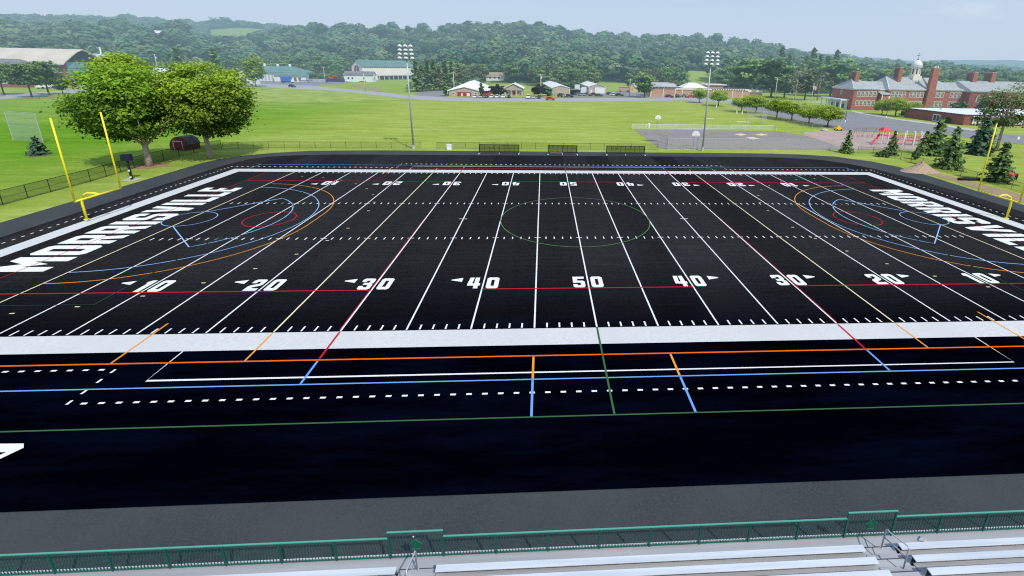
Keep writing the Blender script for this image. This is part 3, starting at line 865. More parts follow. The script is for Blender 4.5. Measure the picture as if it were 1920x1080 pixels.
def place_tree(kind, i, name, label, cat, loc, rz, s, group=None):
    tab = {'broad': (BG, TR, 'bark_dark'), 'olive': (BGO, TR, 'bark_dark'), 'grey': (GREYC, [TRG], 'deadwood'), 'pine': (PINE, [TRP], 'bark_dark'), 'brown': (BPINE, [TRP], 'bark_dark')}
    c, t, b = tab[kind]
    k = (kind, i % len(c), name)
    if k not in protos:
        protos[k] = tree(name, label, cat, loc, c[i % len(c)], t[i % len(t)], M[b], group, rz, s)
        return protos[k]
    o = dup(protos[k], loc, rz, label, group, s)
    if not group and 'group' in o: del o['group']
    return o
rnd = random.Random(11)
a = -50.0
cnt = 0
while a < 46:
    f = float(np.interp(a, [t[0] for t in FOOT], [t[1] for t in FOOT]))
    for row in range(3):
        r = f + 2 + row*13 + rnd.uniform(-5, 5); aj = a + rnd.uniform(-.5, .5)
        x = CX + r*math.sin(rad(aj)); y = CY + r*math.cos(rad(aj))
        if meadow(np.array(aj), np.array(r)) or clear(np.array(x), np.array(y)): continue
        kind = rnd.choices(['broad', 'olive', 'pine', 'grey'], [.66, .24, .04, .06])[0]
        nm, lb, gp = {'broad': ('broadleaf_tree', 'bushy green tree standing along the foot of the wooded hillside', 'green trees along the foot of the hillside'),
                      'olive': ('olive_green_tree', 'dull olive green tree standing along the foot of the wooded hillside', 'olive trees along the foot of the hillside'),
                      'pine': ('woodland_pine', 'dark pointed pine standing along the foot of the wooded hillside', 'pines along the foot of the hillside'),
                      'grey': ('thin_grey_tree', 'thin grey leafless looking tree standing along the foot of the wooded hillside', 'grey trees along the foot of the hillside')}[kind]
        s = rnd.uniform(.65, 1.05) if row == 0 else rnd.uniform(.95, 1.30)
        if kind == 'pine': s *= .85
        place_tree(kind, rnd.randrange(4), nm, lb, 'tree', (x, y, float(terrain(x, y))-.3), rnd.uniform(0, 6), (s*rnd.uniform(.9, 1.15), s, s*rnd.uniform(.85, 1.1)), gp)
        cnt += 1
    a += math.degrees(8.5/f)

UND = [round_crown('undergrowth_crown', 150+i, 3.4, 3.0, 2.5, 30, 26, .42, M['L_bush'], 2.3, flat=.3, lump=.35, core=.66, cr=1.0) for i in range(3)]
TRU = trunk_mesh('undergrowth_trunk', 12, 2.4, .14, 3, 1.4, fork=.4)
und = []
a = -49.0
while a < 46:
    f = float(np.interp(a, [t[0] for t in FOOT], [t[1] for t in FOOT])); r = f - 7 + rnd.uniform(-5, 4)
    x = CX + r*math.sin(rad(a)); y = CY + r*math.cos(rad(a))
    if not meadow(np.array(a), np.array(r)) and not clear(np.array(x), np.array(y)):
        s = rnd.uniform(.9, 1.7); sc = (s*1.2, s*1.1, s*rnd.uniform(.8, 1.25))
        lb, gp = 'light green bushy growth at the edge of the wood below the hill', 'bushes at the edge of the wood'
        if len(und) < 3: und.append(tree('undergrowth_bush', lb, 'bush', (x, y, float(terrain(x, y))-.2), UND[len(und)], TRU, M['bark_dark'], gp, rnd.uniform(0, 6), sc))
        else: dup(und[rnd.randrange(3)], (x, y, float(terrain(x, y))-.2), rnd.uniform(0, 6), lb, gp, sc)
    a += math.degrees(rnd.uniform(6, 11)/f)

# pine grove beside the white barn
for i, (p, k, s, lb) in enumerate([
    ((-79.35, 232.29), 'pine', .95, 'dark pine at the left edge of the grove beside the white barn'),
    ((-78.88, 242.97), 'brown', .92, 'browning pine second from the left in the grove beside the barn'),
    ((-75.53, 243.88), 'pine', 1.0, 'tall dark pine third from the left in the grove beside the barn'),
    ((-73.34, 250.08), 'pine', .98, 'dark pine fourth from the left in the grove beside the barn'),
    ((-68.75, 245.72), 'brown', .85, 'grey brown pine fifth from the left in the grove beside the barn'),
    ((-67.51, 257.56), 'pine', 1.0, 'dark pine third from the right in the grove beside the barn'),
    ((-64.70, 264.47), 'pine', .98, 'dark pine second from the right in the grove beside the barn'),
    ((-61.76, 271.70), 'brown', .95, 'greyish pine at the right end of the grove near the utility pole')]):
    place_tree(k, i, 'grove_pine', lb, 'pine tree', (p[0], p[1], 0), i*1.3, (s*1.5, s*1.4, s*1.04), 'pines in the grove beside the barn')

# woods and tall conifers right of centre
for i, (u, k, s, lb) in enumerate([
    ((131.59, 300.14), 'broad', .95, 'dark tree right behind the flat cream roof'),
    ((130.06, 263.16), 'broad', 1.12, 'broad dark tree behind the right end of the long tan building'),
    ((131.16, 242.82), 'broad', 1.35, 'largest dark green tree left of the grey willows'),
    ((136.71, 230.11), 'broad', 1.30, 'tall round dark tree beside the utility pole near the drive'),
    ((143.74, 227.17), 'broad', 1.05, 'dark tree just left of the thin grey trees'),
    ((136.99, 202.05), 'grey', 1.05, 'thin grey green tree left of the flagpole'),
    ((145.53, 207.31), 'olive', 1.0, 'olive tree between the two grey trees left of the school'),
    ((154.08, 208.89), 'grey', 1.10, 'thin grey tree right of the flagpole'),
    ((177.00, 252.87), 'broad', 1.25, 'bushy tree behind the flagpole'),
    ((183.79, 244.54), 'broad', 1.28, 'wide light green tree behind the left end of the school roof'),
    ((195.21, 246.94), 'broad', 1.12, 'round tree behind the left chimney of the school')]):
    place_tree(k, i, 'big_tree', lb, 'tree', (u[0], u[1], -.2), i*.9, (s*1.5, s*1.5, s*1.38))
for i, (u, v, s, lb) in enumerate([
    ((180.68, 328.18), 0, 1.08, 'dark pointed conifer leftmost on the skyline left of the school'),
    ((191.33, 331.21), 1, 1.33, 'tallest pointed conifer on the skyline left of the school'),
    ((195.38, 324.77), 2, 1.18, 'slim conifer just right of the tallest one on the skyline'),
    ((206.70, 320.55), 0, 1.10, 'dark conifer left in the row of five behind the flagpole'),
    ((213.11, 322.29), 1, 1.30, 'highest conifer in the row behind the flagpole'),
    ((220.68, 324.34), 2, 1.16, 'third conifer in the row behind the flagpole'),
    ((227.80, 326.28), 0, 1.12, 'fourth conifer in the row behind the flagpole'),
    ((231.27, 319.96), 1, 1.25, 'rightmost conifer on the skyline above the left end of the school')]):
    place_tree('pine', v, 'tall_conifer', lb, 'conifer', (u[0], u[1], -.2), i*2.1, (s*1.6, s*1.6, s*1.40), 'conifers on the skyline left of the school')
# trees behind the school
for i, (u, k, s, lb) in enumerate([
    ((222.62, 273.68), 'broad', 1.0, 'tree behind the low roof link of the school'),
    ((238.05, 277.21), 'broad', .98, 'leafy tree behind the left school roof ridge'),
    ((249.89, 279.92), 'olive', 1.0, 'olive tree behind the school left of the second chimney'),
    ((266.05, 283.61), 'broad', 1.02, 'tree behind the school between chimney and cupola'),
    ((285.28, 288.00), 'broad', 1.32, 'tall dark tree right behind the white cupola'),
    ((305.12, 292.53), 'olive', 1.12, 'olive green tree right of the tall school chimney'),
    ((317.77, 295.42), 'olive', 1.16, 'rounded olive tree above the sloping school roof'),
    ((316.27, 283.41), 'broad', .92, 'low tree left of the pair of chimneys'),
    ((333.14, 287.11), 'broad', 1.02, 'tree between the pair of chimneys'),
    ((341.43, 283.26), 'broad', 1.0, 'tree right of the pair of chimneys'),
    ((348.47, 279.24), 'broad', 1.06, 'bright tree above the right end of the school roof'),
    ((363.98, 282.51), 'broad', 1.0, 'tree at the right picture edge behind the school')]):
    place_tree(k, i, 'school_backdrop_tree', lb, 'tree', (u[0], u[1], -.2), i*1.7, (s*1.5, s*1.5, s*1.36))

# purple-leaved trees, columnar shrubs and bushes by the road
PUR = round_crown('purple_crown', 80, 4.6, 4.2, 2.9, 30, 18, .62, M['L_purple'], 3.4, flat=.25, core=.72)
TRS = trunk_mesh('short_trunk', 9, 3, .18, 3, 1.6, fork=.5)
p = (-29.45, 199.60); t1 = tree('purple_leaf_tree', 'dark purple leaved tree left of the tan house', 'tree', (*p, 0), PUR, TRS, M['bark_dark'])
p = (-6.77, 208.41); dup(t1, (*p, 0), 1.2, 'dark purple leaved tree right of the tan house')
p = (233.97, 287.91)
dup(t1, (*p, 0), 2.2, 'dark purple tree rising behind the left school chimney', scale=(1.5, 1.5, 2.6))
COLM = round_crown('columnar_crown', 82, 1.35, 1.35, 3.1, 26, 16, .42, M['L_tree'], 3.2, flat=.05, core=.75)
p = (-56.43, 201.68); t1 = tree('columnar_shrub', 'tall columnar evergreen at the left corner of the red doored building', 'shrub', (*p, 0), COLM, TRS, M['bark_dark'])
p = (-36.17, 192.54); dup(t1, (*p, 0), 1.0, 'tall columnar evergreen in front of the red doored building', scale=(.95, .95, 1.15))
BUSH = round_crown('bush_crown', 83, 2.6, 2.6, 2.1, 24, 16, .45, M['L_tree'], 1.9, flat=.2, core=.75)
p = (-2.00, 213.62); t1 = tree('leafy_bush', 'green bush under the roof of the first tan shed', 'bush', (*p, 0), BUSH, TRS, M['bark_dark'], None, 0, 1.35)
p = (73.80, 217.12); dup(t1, (*p, 0), 1.0, 'small bush between parked cars at the tan building', scale=.45)
p = (53.65, 212.95); place_tree('broad', 1, 'roadside_tree', 'dark green round tree between the yellow house and the tan building', 'tree', (*p, 0), 1.0, (.95, .95, 1.0))

# pale bare trunks standing out of the wood above the green roofed store
for i, (az_, L) in enumerate([((-24.19, -0.154), 17), ((-25.73, 0.080), 14), ((-26.22, 0.016), 13), ((-27.58, 0.401), 12), ((-23.29, 0.677), 12)]):
    r_, x, y, z = on_slope(*az_)
    r_ -= 8; x = CX + r_*math.sin(rad(az_[0])); y = CY + r_*math.cos(rad(az_[0])); z = float(terrain(x, y))
    mb = MB().path([(0, 0, 0), (.4, 0, L*.5), (.2+.6*(i % 2), .2, L*1.25)], [.62, .5, .18], 6)
    for k in range(5):
        h = L*(.5+.13*k); d = (-1)**k
        mb.path([(.3, 0, h), (.3+d*1.6, .3, h+2.4), (.3+d*2.3, .3, h+4.2)], [.3, .2, .06], 5)
    t = thing('dead_tree', ['leaning bare white trunk above the barn road', 'slanting bare trunk in the wood above the blue truck', 'bare pale trunk right of centre above the store roof', 'pale bare trunk above the left vents of the store', 'pale branching snag highest among the bare trunks'][i], 'dead tree', (x, y, z), i*1.1)
    mb.build('trunk', M['deadwood'], t, True)

# ---- left lawn: the big trees
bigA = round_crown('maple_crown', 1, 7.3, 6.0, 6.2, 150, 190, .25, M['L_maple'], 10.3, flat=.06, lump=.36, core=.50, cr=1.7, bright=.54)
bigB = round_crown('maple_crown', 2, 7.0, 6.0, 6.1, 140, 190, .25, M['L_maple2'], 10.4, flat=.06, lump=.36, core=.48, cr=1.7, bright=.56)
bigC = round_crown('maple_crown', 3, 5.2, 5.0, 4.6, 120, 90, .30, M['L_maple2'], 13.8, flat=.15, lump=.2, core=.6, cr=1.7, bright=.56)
trA = trunk_mesh('maple_trunk', 21, 9.0, .46, 7, 5.5, fork=.42, top=11)
trB = trunk_mesh('maple_trunk', 22, 8.6, .42, 7, 5.5, fork=.40, top=11)
p = (-71.78, 28.05); tree('maple_tree', 'big green tree at the left with a forked trunk in a mulch ring', 'tree', (p[0], p[1], 0), bigA, trA, M['bark'])
KIDS[bpy.data.objects['maple_tree'].name][1].location = (-2.1, 0, 0)
p = (-66.11, 34.63); t = tree('maple_tree', 'big sunlit green tree nearest the track corner with a straight pale trunk', 'tree', (p[0], p[1], 0), bigB, trB, M['bark'], rz=.6)
KIDS[t.name][1].location = (1.2, -.8, 0)
tree('maple_tree', 'tall tree whose light green crown shows above the left big tree', 'tree', (-100, 60, 0), bigC, trA, M['bark'], rz=2)
o = MB().flat(arc(*(-71.93, 28.47), 2.4, 0, 345, 16), .03).build('mulch_bed', M['mulch']); tag(o, kind='structure')
SPR = cone_crown('spruce_crown', 90, 3.5, 1.55, .25, 12, 10, .30, M['L_bluespruce'])
SPT = trunk_mesh('spruce_trunk', 3, 3, .07, 0, fork=.4, top=3.2)
p = (-98.31, 36.95); tree('small_spruce', 'small dark blue green spruce alone on the left lawn', 'spruce', (*p, 0), SPR, SPT, M['bark_dark'])
o = MB().flat(arc(*(-97.83, 36.46), 1.5, 0, 345, 16), .03).build('bare_earth_ring', M['dirt']); tag(o, kind='structure')
MID = [round_crown('lawn_tree_crown', 95+i, 5.4, 5.0, 5.4, 60, 24, .55, M['L_tree'], 8.4, flat=.15, core=.62) for i in range(2)]
p = (-218.57, 156.70); t1 = tree('lawn_tree', 'dark green tree in a mulch ring beside the road at far left', 'tree', (*p, 0), MID[0], TR[0], M['bark_dark'], scale=(1.0, 1.0, 1.08))
o = MB().flat(arc(p[0]+3, p[1], 5.5, 0, 345, 20), .04).build('mulch_ring', M['mulch']); tag(o, kind='structure')
p = (-225.86, 171.24); tree('lawn_tree', 'leafy tree right behind the mulch ringed one before the arched hall', 'tree', (*p, 0), MID[1], TR[1], M['bark_dark'], scale=(1.15, 1.1, 1.1))
p = (-240.98, 167.78); dup(t1, (*p, 0), 2.0, 'dark tree cut by the left picture edge beside the utility pole', scale=(1.0, 1.0, 1.05))
p = (-226.57, 178.23); place_tree('olive', 0, 'brown_hedge_bush', 'brownish bush at the right end of the arched hall', 'bush', (*p, 0), 0, (.55, .55, .5))
PARK0 = round_crown('slim_tree_crown', 97, 5.6, 5.2, 8.2, 80, 26, .60, M['L_park'], 10.6, flat=.0, core=.6)
p = (-183.66, 253.25); tree('roadside_maple', 'light green cone shaped tree at the road bend by the green roofed store', 'tree', (*p, 0), PARK0, TR[0], M['bark_dark'])
# conifers in the valley at left
for i, (u, s, lb) in enumerate([((-230.16, 257.43), 1.25, 'dark tall spruce behind the right big tree at left of the pair'), ((-212.10, 263.71), 1.25, 'dark tall spruce behind the right big tree at right of the pair')]):
    place_tree('pine', i, 'valley_spruce', lb, 'spruce', (u[0], u[1], 0), i, (s*1.3, s*1.3, s))

for i, (az_, w, hgt, lb) in enumerate([((-33.22, 2.682), 11, 21, 'left of the few trees standing on the hilltop field at upper left'), ((-32.62, 2.717), 10, 25, 'round single tree on the skyline above the hilltop field'), ((-31.79, 2.813), 12, 26, 'leftmost and tallest of the skyline trees right of the hilltop field gap')]):
    r_ = 1352; x = CX + r_*math.sin(rad(az_[0])); y = CY + r_*math.cos(rad(az_[0]))
    place_tree('broad', i, 'hilltop_tree', lb, 'tree', (x, y, float(terrain(x, y))-1), i, (w/5.0, w/5.0, hgt/13.4))
# ---- row of park trees along the drive
PK = [round_crown('park_crown', 100+i, 4.4, 4.2, 2.75, 84, 44, .22, M['L_park'], 4.55, flat=.25, lump=.25, core=.45, cr=1.0, bright=.55) for i in range(3)]
PT = [trunk_mesh('park_trunk', 30+i, 4.6, .20, 6, 2.8, fork=.40) for i in range(2)]
ordn = ['first', 'second', 'third', 'fourth', 'fifth', 'sixth', 'seventh', 'eighth']
pk0 = None
for i, (u, w, h) in enumerate([((75.27, 180.97), 8.6, 7.2), ((78.95, 163.87), 10.3, 7.5), ((78.90, 137.21), 8.6, 6.6), ((83.48, 133.59), 9.6, 7.2), ((83.00, 114.85), 9.4, 7.5), ((85.43, 108.58), 9.3, 7.3), ((86.78, 99.74), 8.0, 6.2), ((88.57, 91.80), 9.9, 6.9)]):
    lb = f'light green tree, {ordn[i]} from the left in the row along the drive'
    if i == 7: lb = 'nearest and brightest light green tree at the right end of the row along the drive'
    sc = (w/9.2, w/9.2, h/7.3)
    if i < 3: o = tree('park_tree', lb, 'tree', (*u, 0), PK[i], PT[i % 2], M['bark_dark'], 'trees in a row along the drive', i*.8, sc); pk0 = pk0 or []; pk0.append(o)
    else: dup(pk0[i % 3], (*u, 0), i*1.3, lb, None, sc)
p = (138.26, 134.11); dup(pk0[0], (*p, 0), .5, 'smaller light green tree on the lawn in front of the school', 'lawn trees before the school', (.8, .8, .85))
p = (139.73, 128.33); dup(pk0[1], (*p, 0), 1.5, 'wider light green tree on the lawn in front of the school', 'lawn trees before the school', (1.12, 1.12, 1.0))
p = (145.67, 174.17); dup(pk0[2], (*p, 0), 2.5, 'thin tree before the white school porch', 'trees before the school porch', (.55, .55, .9))
p = (142.22, 162.54); dup(pk0[0], (*p, 0), 3.1, 'green tree at the corner of the school beside the porch', 'trees before the school porch', (.72, .72, .95))
p = (153.41, 135.91); dup(pk0[1], (*p, 0), 4.1, 'dark low tree beside the bay of the school front', 'lawn trees before the school', (.75, .75, .75))

# ---- conifers on the right
CF = [cone_crown('conifer_crown', 110+i, 7.0, 2.0, .35, 20, 11, .33, M['L_pine'], .45, .7) for i in range(3)]
CT = trunk_mesh('conifer_trunk', 40, 6, .12, 0, fork=.4, top=6.6)
first = {}
def conifer(i, u, w, h, lb, name='young_conifer'):
    sc = (w/4.0, w/4.0, h/7.0)
    if i not in first: first[i] = tree(name, lb, 'conifer', (*u, 0), CF[i], CT, M['bark_dark'], None, i, sc)
    else: dup(first[i], (*u, 0), i+1.7, lb, None, sc)
conifer(0, (64.90, 45.85), 2.5, 5.4, 'slim conifer standing alone left of the playground fence')
conifer(1, (73.99, 43.71), 2.6, 5.4, 'slim conifer in front of the red slide')
conifer(2, (84.45, 44.12), 5.2, 8.3, 'bushy conifer right of the white playground posts')
conifer(0, (82.35, 44.66), 3.0, 5.5, 'narrow conifer leaning against the bushy one by the playground posts')
conifer(1, (75.72, 30.25), 4.4, 8.0, 'large conifer right above the sand mound by the fence')
conifer(2, (75.26, 19.72), 4.3, 7.0, 'conifer between the goal post and the red tractor')
p = (70.67, 41.76); BU2 = round_crown('round_bush_crown', 120, 1.6, 1.5, .95, 26, 22, .22, M['L_pine'], .75, flat=.3, core=.75)
t1 = tree('round_bush', 'low round dark bush at the foot of the slim conifer', 'bush', (*p, 0), BU2, TRS, M['bark_dark'], None, 0, 1.0)
KIDS[t1.name][0].scale = (.5, .5, .3)
p = (76.01, 39.06); dup(t1, (*p, 0), 1, 'small thin upright shrub left of the bushy conifer', scale=(.6, .6, 1.7))
DS = cone_crown('dark_spruce_crown', 121, 8.2, 2.9, .2, 22, 14, .42, M['L_bluespruce'], .2, .6)
p = (96.57, 45.22); tree('dark_spruce', 'broad dark blue green spruce beside the brick gym corner', 'spruce', (*p, 0), DS, CT, M['bark_dark'])
# tall open pine in front of the gym
t = thing('tall_pine', 'tall open pine with bare lower trunk in front of the gym at right', 'pine tree', (*(105.83, 50.28), 0))
link('trunk', trunk_mesh('tall_pine_trunk', 44, 14, .30, 9, 3.5, fork=.55, top=15.5), M['bark'], t)
link('crown', round_crown('tall_pine_crown', 122, 6.2, 5.8, 6.0, 74, 64, .24, M['L_openpine'], 9.6, flat=.1, lump=.5, core=0, cr=1.35), None, t)
SP2 = cone_crown('pale_spruce_crown', 123, 8.6, 2.5, .3, 16, 11, .5, M['L_bluespruce'])
p = (193.0, 145.0); tree('blue_spruce', 'blue green spruce in front of the right school wing', 'spruce', (*p, 0), SP2, CT, M['bark_dark'], scale=(1.2, 1.2, 1.0))
for i, (pp, lb, s) in enumerate([((183, 146), 'low hedge bush left of the blue spruce before the school', 1.3), ((204, 146), 'low hedge bush right of the blue spruce before the school', 1.4), ((145.44, 130.94), 'small dark bush at the left end of the gym wall', .6), ((142.95, 106.42), 'small dark bush at the right end of the gym wall', .6)]):
    dup(bpy.data.objects['leafy_bush'], (*pp, 0), i*1.1, lb, None, s)
# ------------------------------------------------------------------ roads, lots, courts
def ground_poly(name, pts, m, z=.03):
    if sum(pts[i-1][0]*pts[i][1]-pts[i][0]*pts[i-1][1] for i in range(len(pts))) < 0: pts = pts[::-1]
    o = MB().flat(pts, z).build(name, m); tag(o, kind='structure'); return o
ground_poly('road', [(-221.75, 137.10), (-220.24, 146.40), (-219.82, 157.95), (-220.67, 172.42), (-224.13, 190.52), (-225.49, 210.18), (-217.03, 233.68), (-194.76, 240.58), (-182.13, 250.59), (-152.24, 241.81), (-118.47, 220.68), (-94.09, 201.34), (-71.21, 179.16), (-51.25, 169.19), (-33.94, 169.28), (4.00, 175.76), (45.48, 184.82), (74.59, 197.81), (91.41, 183.74), (105.17, 167.92), (119.45, 164.56), (128.18, 180.41), (120.07, 198.99), (101.93, 210.60), (81.62, 220.85), (51.06, 212.42), (4.78, 199.01), (-36.97, 192.37), (-56.37, 193.93), (-78.70, 205.69), (-103.81, 229.45), (-131.34, 252.14), (-171.76, 281.45), (-200.25, 294.75), (-221.50, 282.61), (-241.61, 267.49), (-248.62, 238.32), (-246.97, 216.43), (-244.56, 197.96), (-243.40, 181.69), (-245.30, 170.23), (-247.01, 159.88)], M['road'])
ground_poly('store_lot', [(-201.33, 290.22), (-170.20, 278.27), (-152.68, 304.31), (-159.60, 343.99), (-150.52, 364.48), (-157.79, 385.49), (-198.55, 372.29), (-235.24, 342.94), (-228.53, 305.34)], M['lot'], .045)
ground_poly('side_lane', [(-74.76, 203.68), (-56.22, 193.21), (-53.94, 198.27), (-64.59, 241.39), (-79.00, 254.30), (-85.78, 249.47), (-76.41, 228.04)], M['lot'], .034)
ground_poly('parking_strip', [(-53.58, 196.42), (-36.74, 190.60), (4.76, 198.25), (50.89, 211.57), (53.03, 222.14), (39.34, 216.19), (5.05, 206.87), (-21.06, 201.37), (-38.04, 200.51)], M['lot'], .05)
ground_poly('shed_yard', [(11.16, 210.20), (36.32, 216.82), (54.99, 223.88), (63.43, 252.54), (55.83, 273.37), (37.93, 265.66), (33.46, 244.22), (19.58, 240.85), (12.94, 230.45)], M['lot'], .04)
ground_poly('school_drive', [(87.89, 176.87), (85.02, 150.57), (87.30, 140.47), (86.15, 118.65), (87.41, 105.68), (88.12, 94.37), (87.19, 82.05), (112.99, 80.59), (125.36, 56.34), (146.66, 75.42), (133.31, 80.94), (132.97, 89.11), (132.66, 101.78), (129.94, 112.24), (130.09, 136.22), (133.13, 146.47), (129.09, 160.64), (123.66, 172.21), (112.97, 184.19)], M['lot'], .035)
ground_poly('school_sidewalk', [(133.30, 146.72), (130.24, 136.45), (130.21, 112.60), (132.92, 102.09), (133.21, 89.38), (133.55, 81.17), (138.62, 84.16), (137.61, 93.95), (137.27, 106.50), (133.07, 117.93), (135.72, 134.83), (135.28, 143.80), (136.78, 151.18)], M['concrete'], .06)
ground_poly('court', [(22.5, 80.6), (66.5, 80.6), (69.5, 73), (69.5, 66), (67.5, 50.2), (24.5, 48.8), (22.8, 50)], M['court'], .03)
ground_poly('playground_ground', [(67.9, 50.4), (69.8, 66), (69.8, 72.6), (73, 78), (88.6, 81.5), (101, 76), (103, 66), (100, 52.4), (86, 51.2)], M['play'], .034)
ground_poly('playground_kerb', [(72.4, 78.6), (88.6, 82.2), (101.4, 76.6), (101, 76), (88.6, 81.5), (73, 78)], M['concrete'], .05)
for pts in ([(49.69, 72.97), (52.62, 74.79), (53.23, 72.22), (50.50, 70.48)], [(55.92, 73.40), (58.70, 75.02), (59.62, 72.66), (56.63, 70.89)], [(50.81, 67.32), (53.22, 68.39), (53.71, 65.24), (50.94, 63.94)]):
    ground_poly('sand_patch', pts, M['sand'], .04)
for pts in ([(55.18, 112.71), (57.98, 112.18), (57.41, 109.52), (54.51, 110.18)], [(63.23, 104.06), (67.34, 102.97), (66.59, 100.42), (62.16, 101.01)], [(62.05, 120.58), (62.71, 120.66), (62.15, 119.16), (61.50, 119.09)]):
    ground_poly('base_path', pts, M['sand'], .03)
ground_poly('dirt_strip', [(67.0, 28.5), (69.2, 28.5), (70.6, 22), (71.2, 14), (71.0, 4), (66.9, 4), (66.9, 13), (67.6, 20)], M['dirt'], .028)
ground_poly('barn_track', [(-144.58, 303.10), (-124.25, 272.34), (-111.61, 256.83), (-98.43, 229.85), (-97.86, 222.59), (-109.10, 242.91), (-121.79, 259.98), (-140.74, 288.51)], M['dirt'], .03)
# rough bank along the meadow below the road
bk = MB(); foot = [(-128.75, 153.94), (-110.87, 149.05), (-99.94, 153.60), (-89.45, 161.06), (-77.63, 167.68), (-67.29, 169.60)]; crest = [(-164.41, 214.88), (-144.86, 215.28), (-124.88, 208.92), (-104.19, 199.03), (-82.62, 183.03), (-68.12, 172.58)]
hh = [1.5, 1.9, 1.7, 1.3, .7, .1]
back = [(c[0]+(c[0]-f[0])*.35, c[1]+(c[1]-f[1])*.35) for c, f in zip(crest, foot)]
for i in range(5):
    mid = [((foot[k][0]+crest[k][0])/2, (foot[k][1]+crest[k][1])/2, hh[k]*.62+.03) for k in (i, i+1)]
    bk.poly([(*foot[i], .02), (*foot[i+1], .02), mid[1], mid[0]])
    bk.poly([mid[0], mid[1], (*crest[i+1], hh[i+1]+.03), (*crest[i], hh[i]+.03)])
    bk.poly([(*crest[i], hh[i]+.03), (*crest[i+1], hh[i+1]+.03), (*back[i+1], .01), (*back[i], .01)])
M['bank'] = mat('rough_grass', (.20, .28, .038), (.34, .42, .07), .16, lo=.3, hi=.7)
o = bk.build('grass_bank', M['bank'], smooth=True); tag(o, kind='structure')

# ------------------------------------------------------------------ goal posts
def goal_post(e, label):
    t = thing('goal_post', label, 'goal post', (e*56.95, 0, 0), 0 if e > 0 else math.pi, 'yellow goal posts')
    ym = M['yellow_metal']
    # local: field lies towards -x, crossbar 2.08 m in front of the post
    MB().path([(0, 0, 0), (0, 0, 1.9), (-.06, 0, 2.45), (-.35, 0, 2.95), (-.9, 0, 3.22), (-1.5, 0, 3.22), (-2.08, 0, 3.07)], .125, 10).build('gooseneck', ym, t, True)
    MB().tube((-2.08, -2.88, 3.05), (-2.08, 2.88, 3.05), .10, n=10).build('crossbar', ym, t, True)
    for s in (-1, 1):
        MB().tube((-2.08, s*2.82, 3.05), (-2.08, s*2.82, 12.1), .095, .085, 10).build('upright', ym, t, True)
    MB().tube((0, 0, .04), (0, 0, .10), .26, n=14).build('base_plate', ym, t)
goal_post(-1, 'yellow goal post in the left end zone before the big trees')
goal_post(1, 'yellow goal post at the right picture edge by the dirt strip')

# ------------------------------------------------------------------ floodlight poles
def light_pole(x, y, label):
    t = thing('light_pole', label, 'floodlight', (x, y, 0), 0, 'floodlight poles behind the far sideline')
    MB().tube((0, 0, .5), (0, 0, 21.2), .21, .10, 12).build('pole', M['galv'], t, True)
    MB().tube((0, 0, -.1), (0, 0, .8), .36, .33, 12).build('footing', M['concrete'], t)
    for i in range(4):
        z = 21.0 - .78*i; hw = 1.05 + .07*i
        a = MB().box(-hw-.15, hw+.15, -.05, .05, z-.05, z+.05).build('crossarm', M['galv'], t)
        for k in (-1, 0, 1):
            lx = k*hw
            prof = [(.10, .20), (.26, .12), (.36, -.02), (.38, -.14), (.36, -.15)]
            lm = MB().lathe(prof, 12).build('floodlight', M['lamp'], t, True)
            lm.location = (lx, -.42, z+.20); lm.rotation_euler = (rad(-12), 0, rad(k*16)); lm.scale = (1.15, 1.15, 1.3)
            ln = MB().tube((0, 0, -.17), (0, 0, -.145), .30, n=12).build('lens', M['lamp_dark'], lm)
light_pole(-32.0, 46.4, 'floodlight pole left of the players benches, beside the white barn')
light_pole(31.9, 47.1, 'floodlight pole at right beside the basketball court fence')

# ------------------------------------------------------------------ players' shelters
def shelter(x0, x1, y, label, plank):
    w = x1-x0
    t = thing('bench_shelter', label, 'shelter', (x0, y, 0), 0, 'black framed players shelters')
    n = 8 if w > 7 else 6
    f = MB()
    for k in range(n+1):
        x = .12+(w-.24)*k/n; r = .045 if k in (0, n) else .032
        f.tube((x, .95, .45), (x, .60, 1.95), r, n=6)
    f.tube((.1, .95, .45), (w-.1, .95, .45), .05, n=6)
    f.build('back_frame', M['black_metal'], t)
    MB().tube((.02, .58, 1.97), (w-.02, .58, 1.97), .075, n=8).build('top_rail', M['black_metal'], t)
    MB().poly([(.12, .955, .45), (w-.12, .955, .45), (w-.12, .605, 1.95), (.12, .605, 1.95)]).build('back_netting', M['net_black'], t)
    for x in (.06, w-.06):
        MB().tube((x, .95, .12), (x, .58, 1.95), .05, n=6).tube((x, .0, .12), (x, .58, 1.90), .04, n=6).build('side_frame', M['black_metal'], t)
        MB().tube((x, -.25, .10), (x, 1.15, .10), .055, n=6).build('skid', M['galv'], t)
        for yy in (-.25, 1.15): MB().tube((x-.07, yy, .16), (x+.07, yy, .16), .15, n=12).build('wheel', M['lamp'], t)
    MB().tube((w/2, .2, .05), (w/2, .30, .48), .05, n=6).build('bench_leg', M['lamp'], t)
    if plank == 'wood':
        MB().box(.55, w*.5, .15, .45, .45, .50).build('bench_seat', M['tan_roof'], t)
    MB().box(.25 if plank != 'wood' else w*.52, w-.25, .18, .48, .44, .49).build('bench_seat', M['black_metal'], t)
shelter(-17.3, -9.0, 40.9, 'black players shelter leftmost on the far touchline', '')
shelter(-3.1, 3.1, 40.6, 'shorter black players shelter in the middle with a wooden bench plank', 'wood')
shelter(9.2, 17.4, 40.6, 'black players shelter rightmost on the far touchline', '')

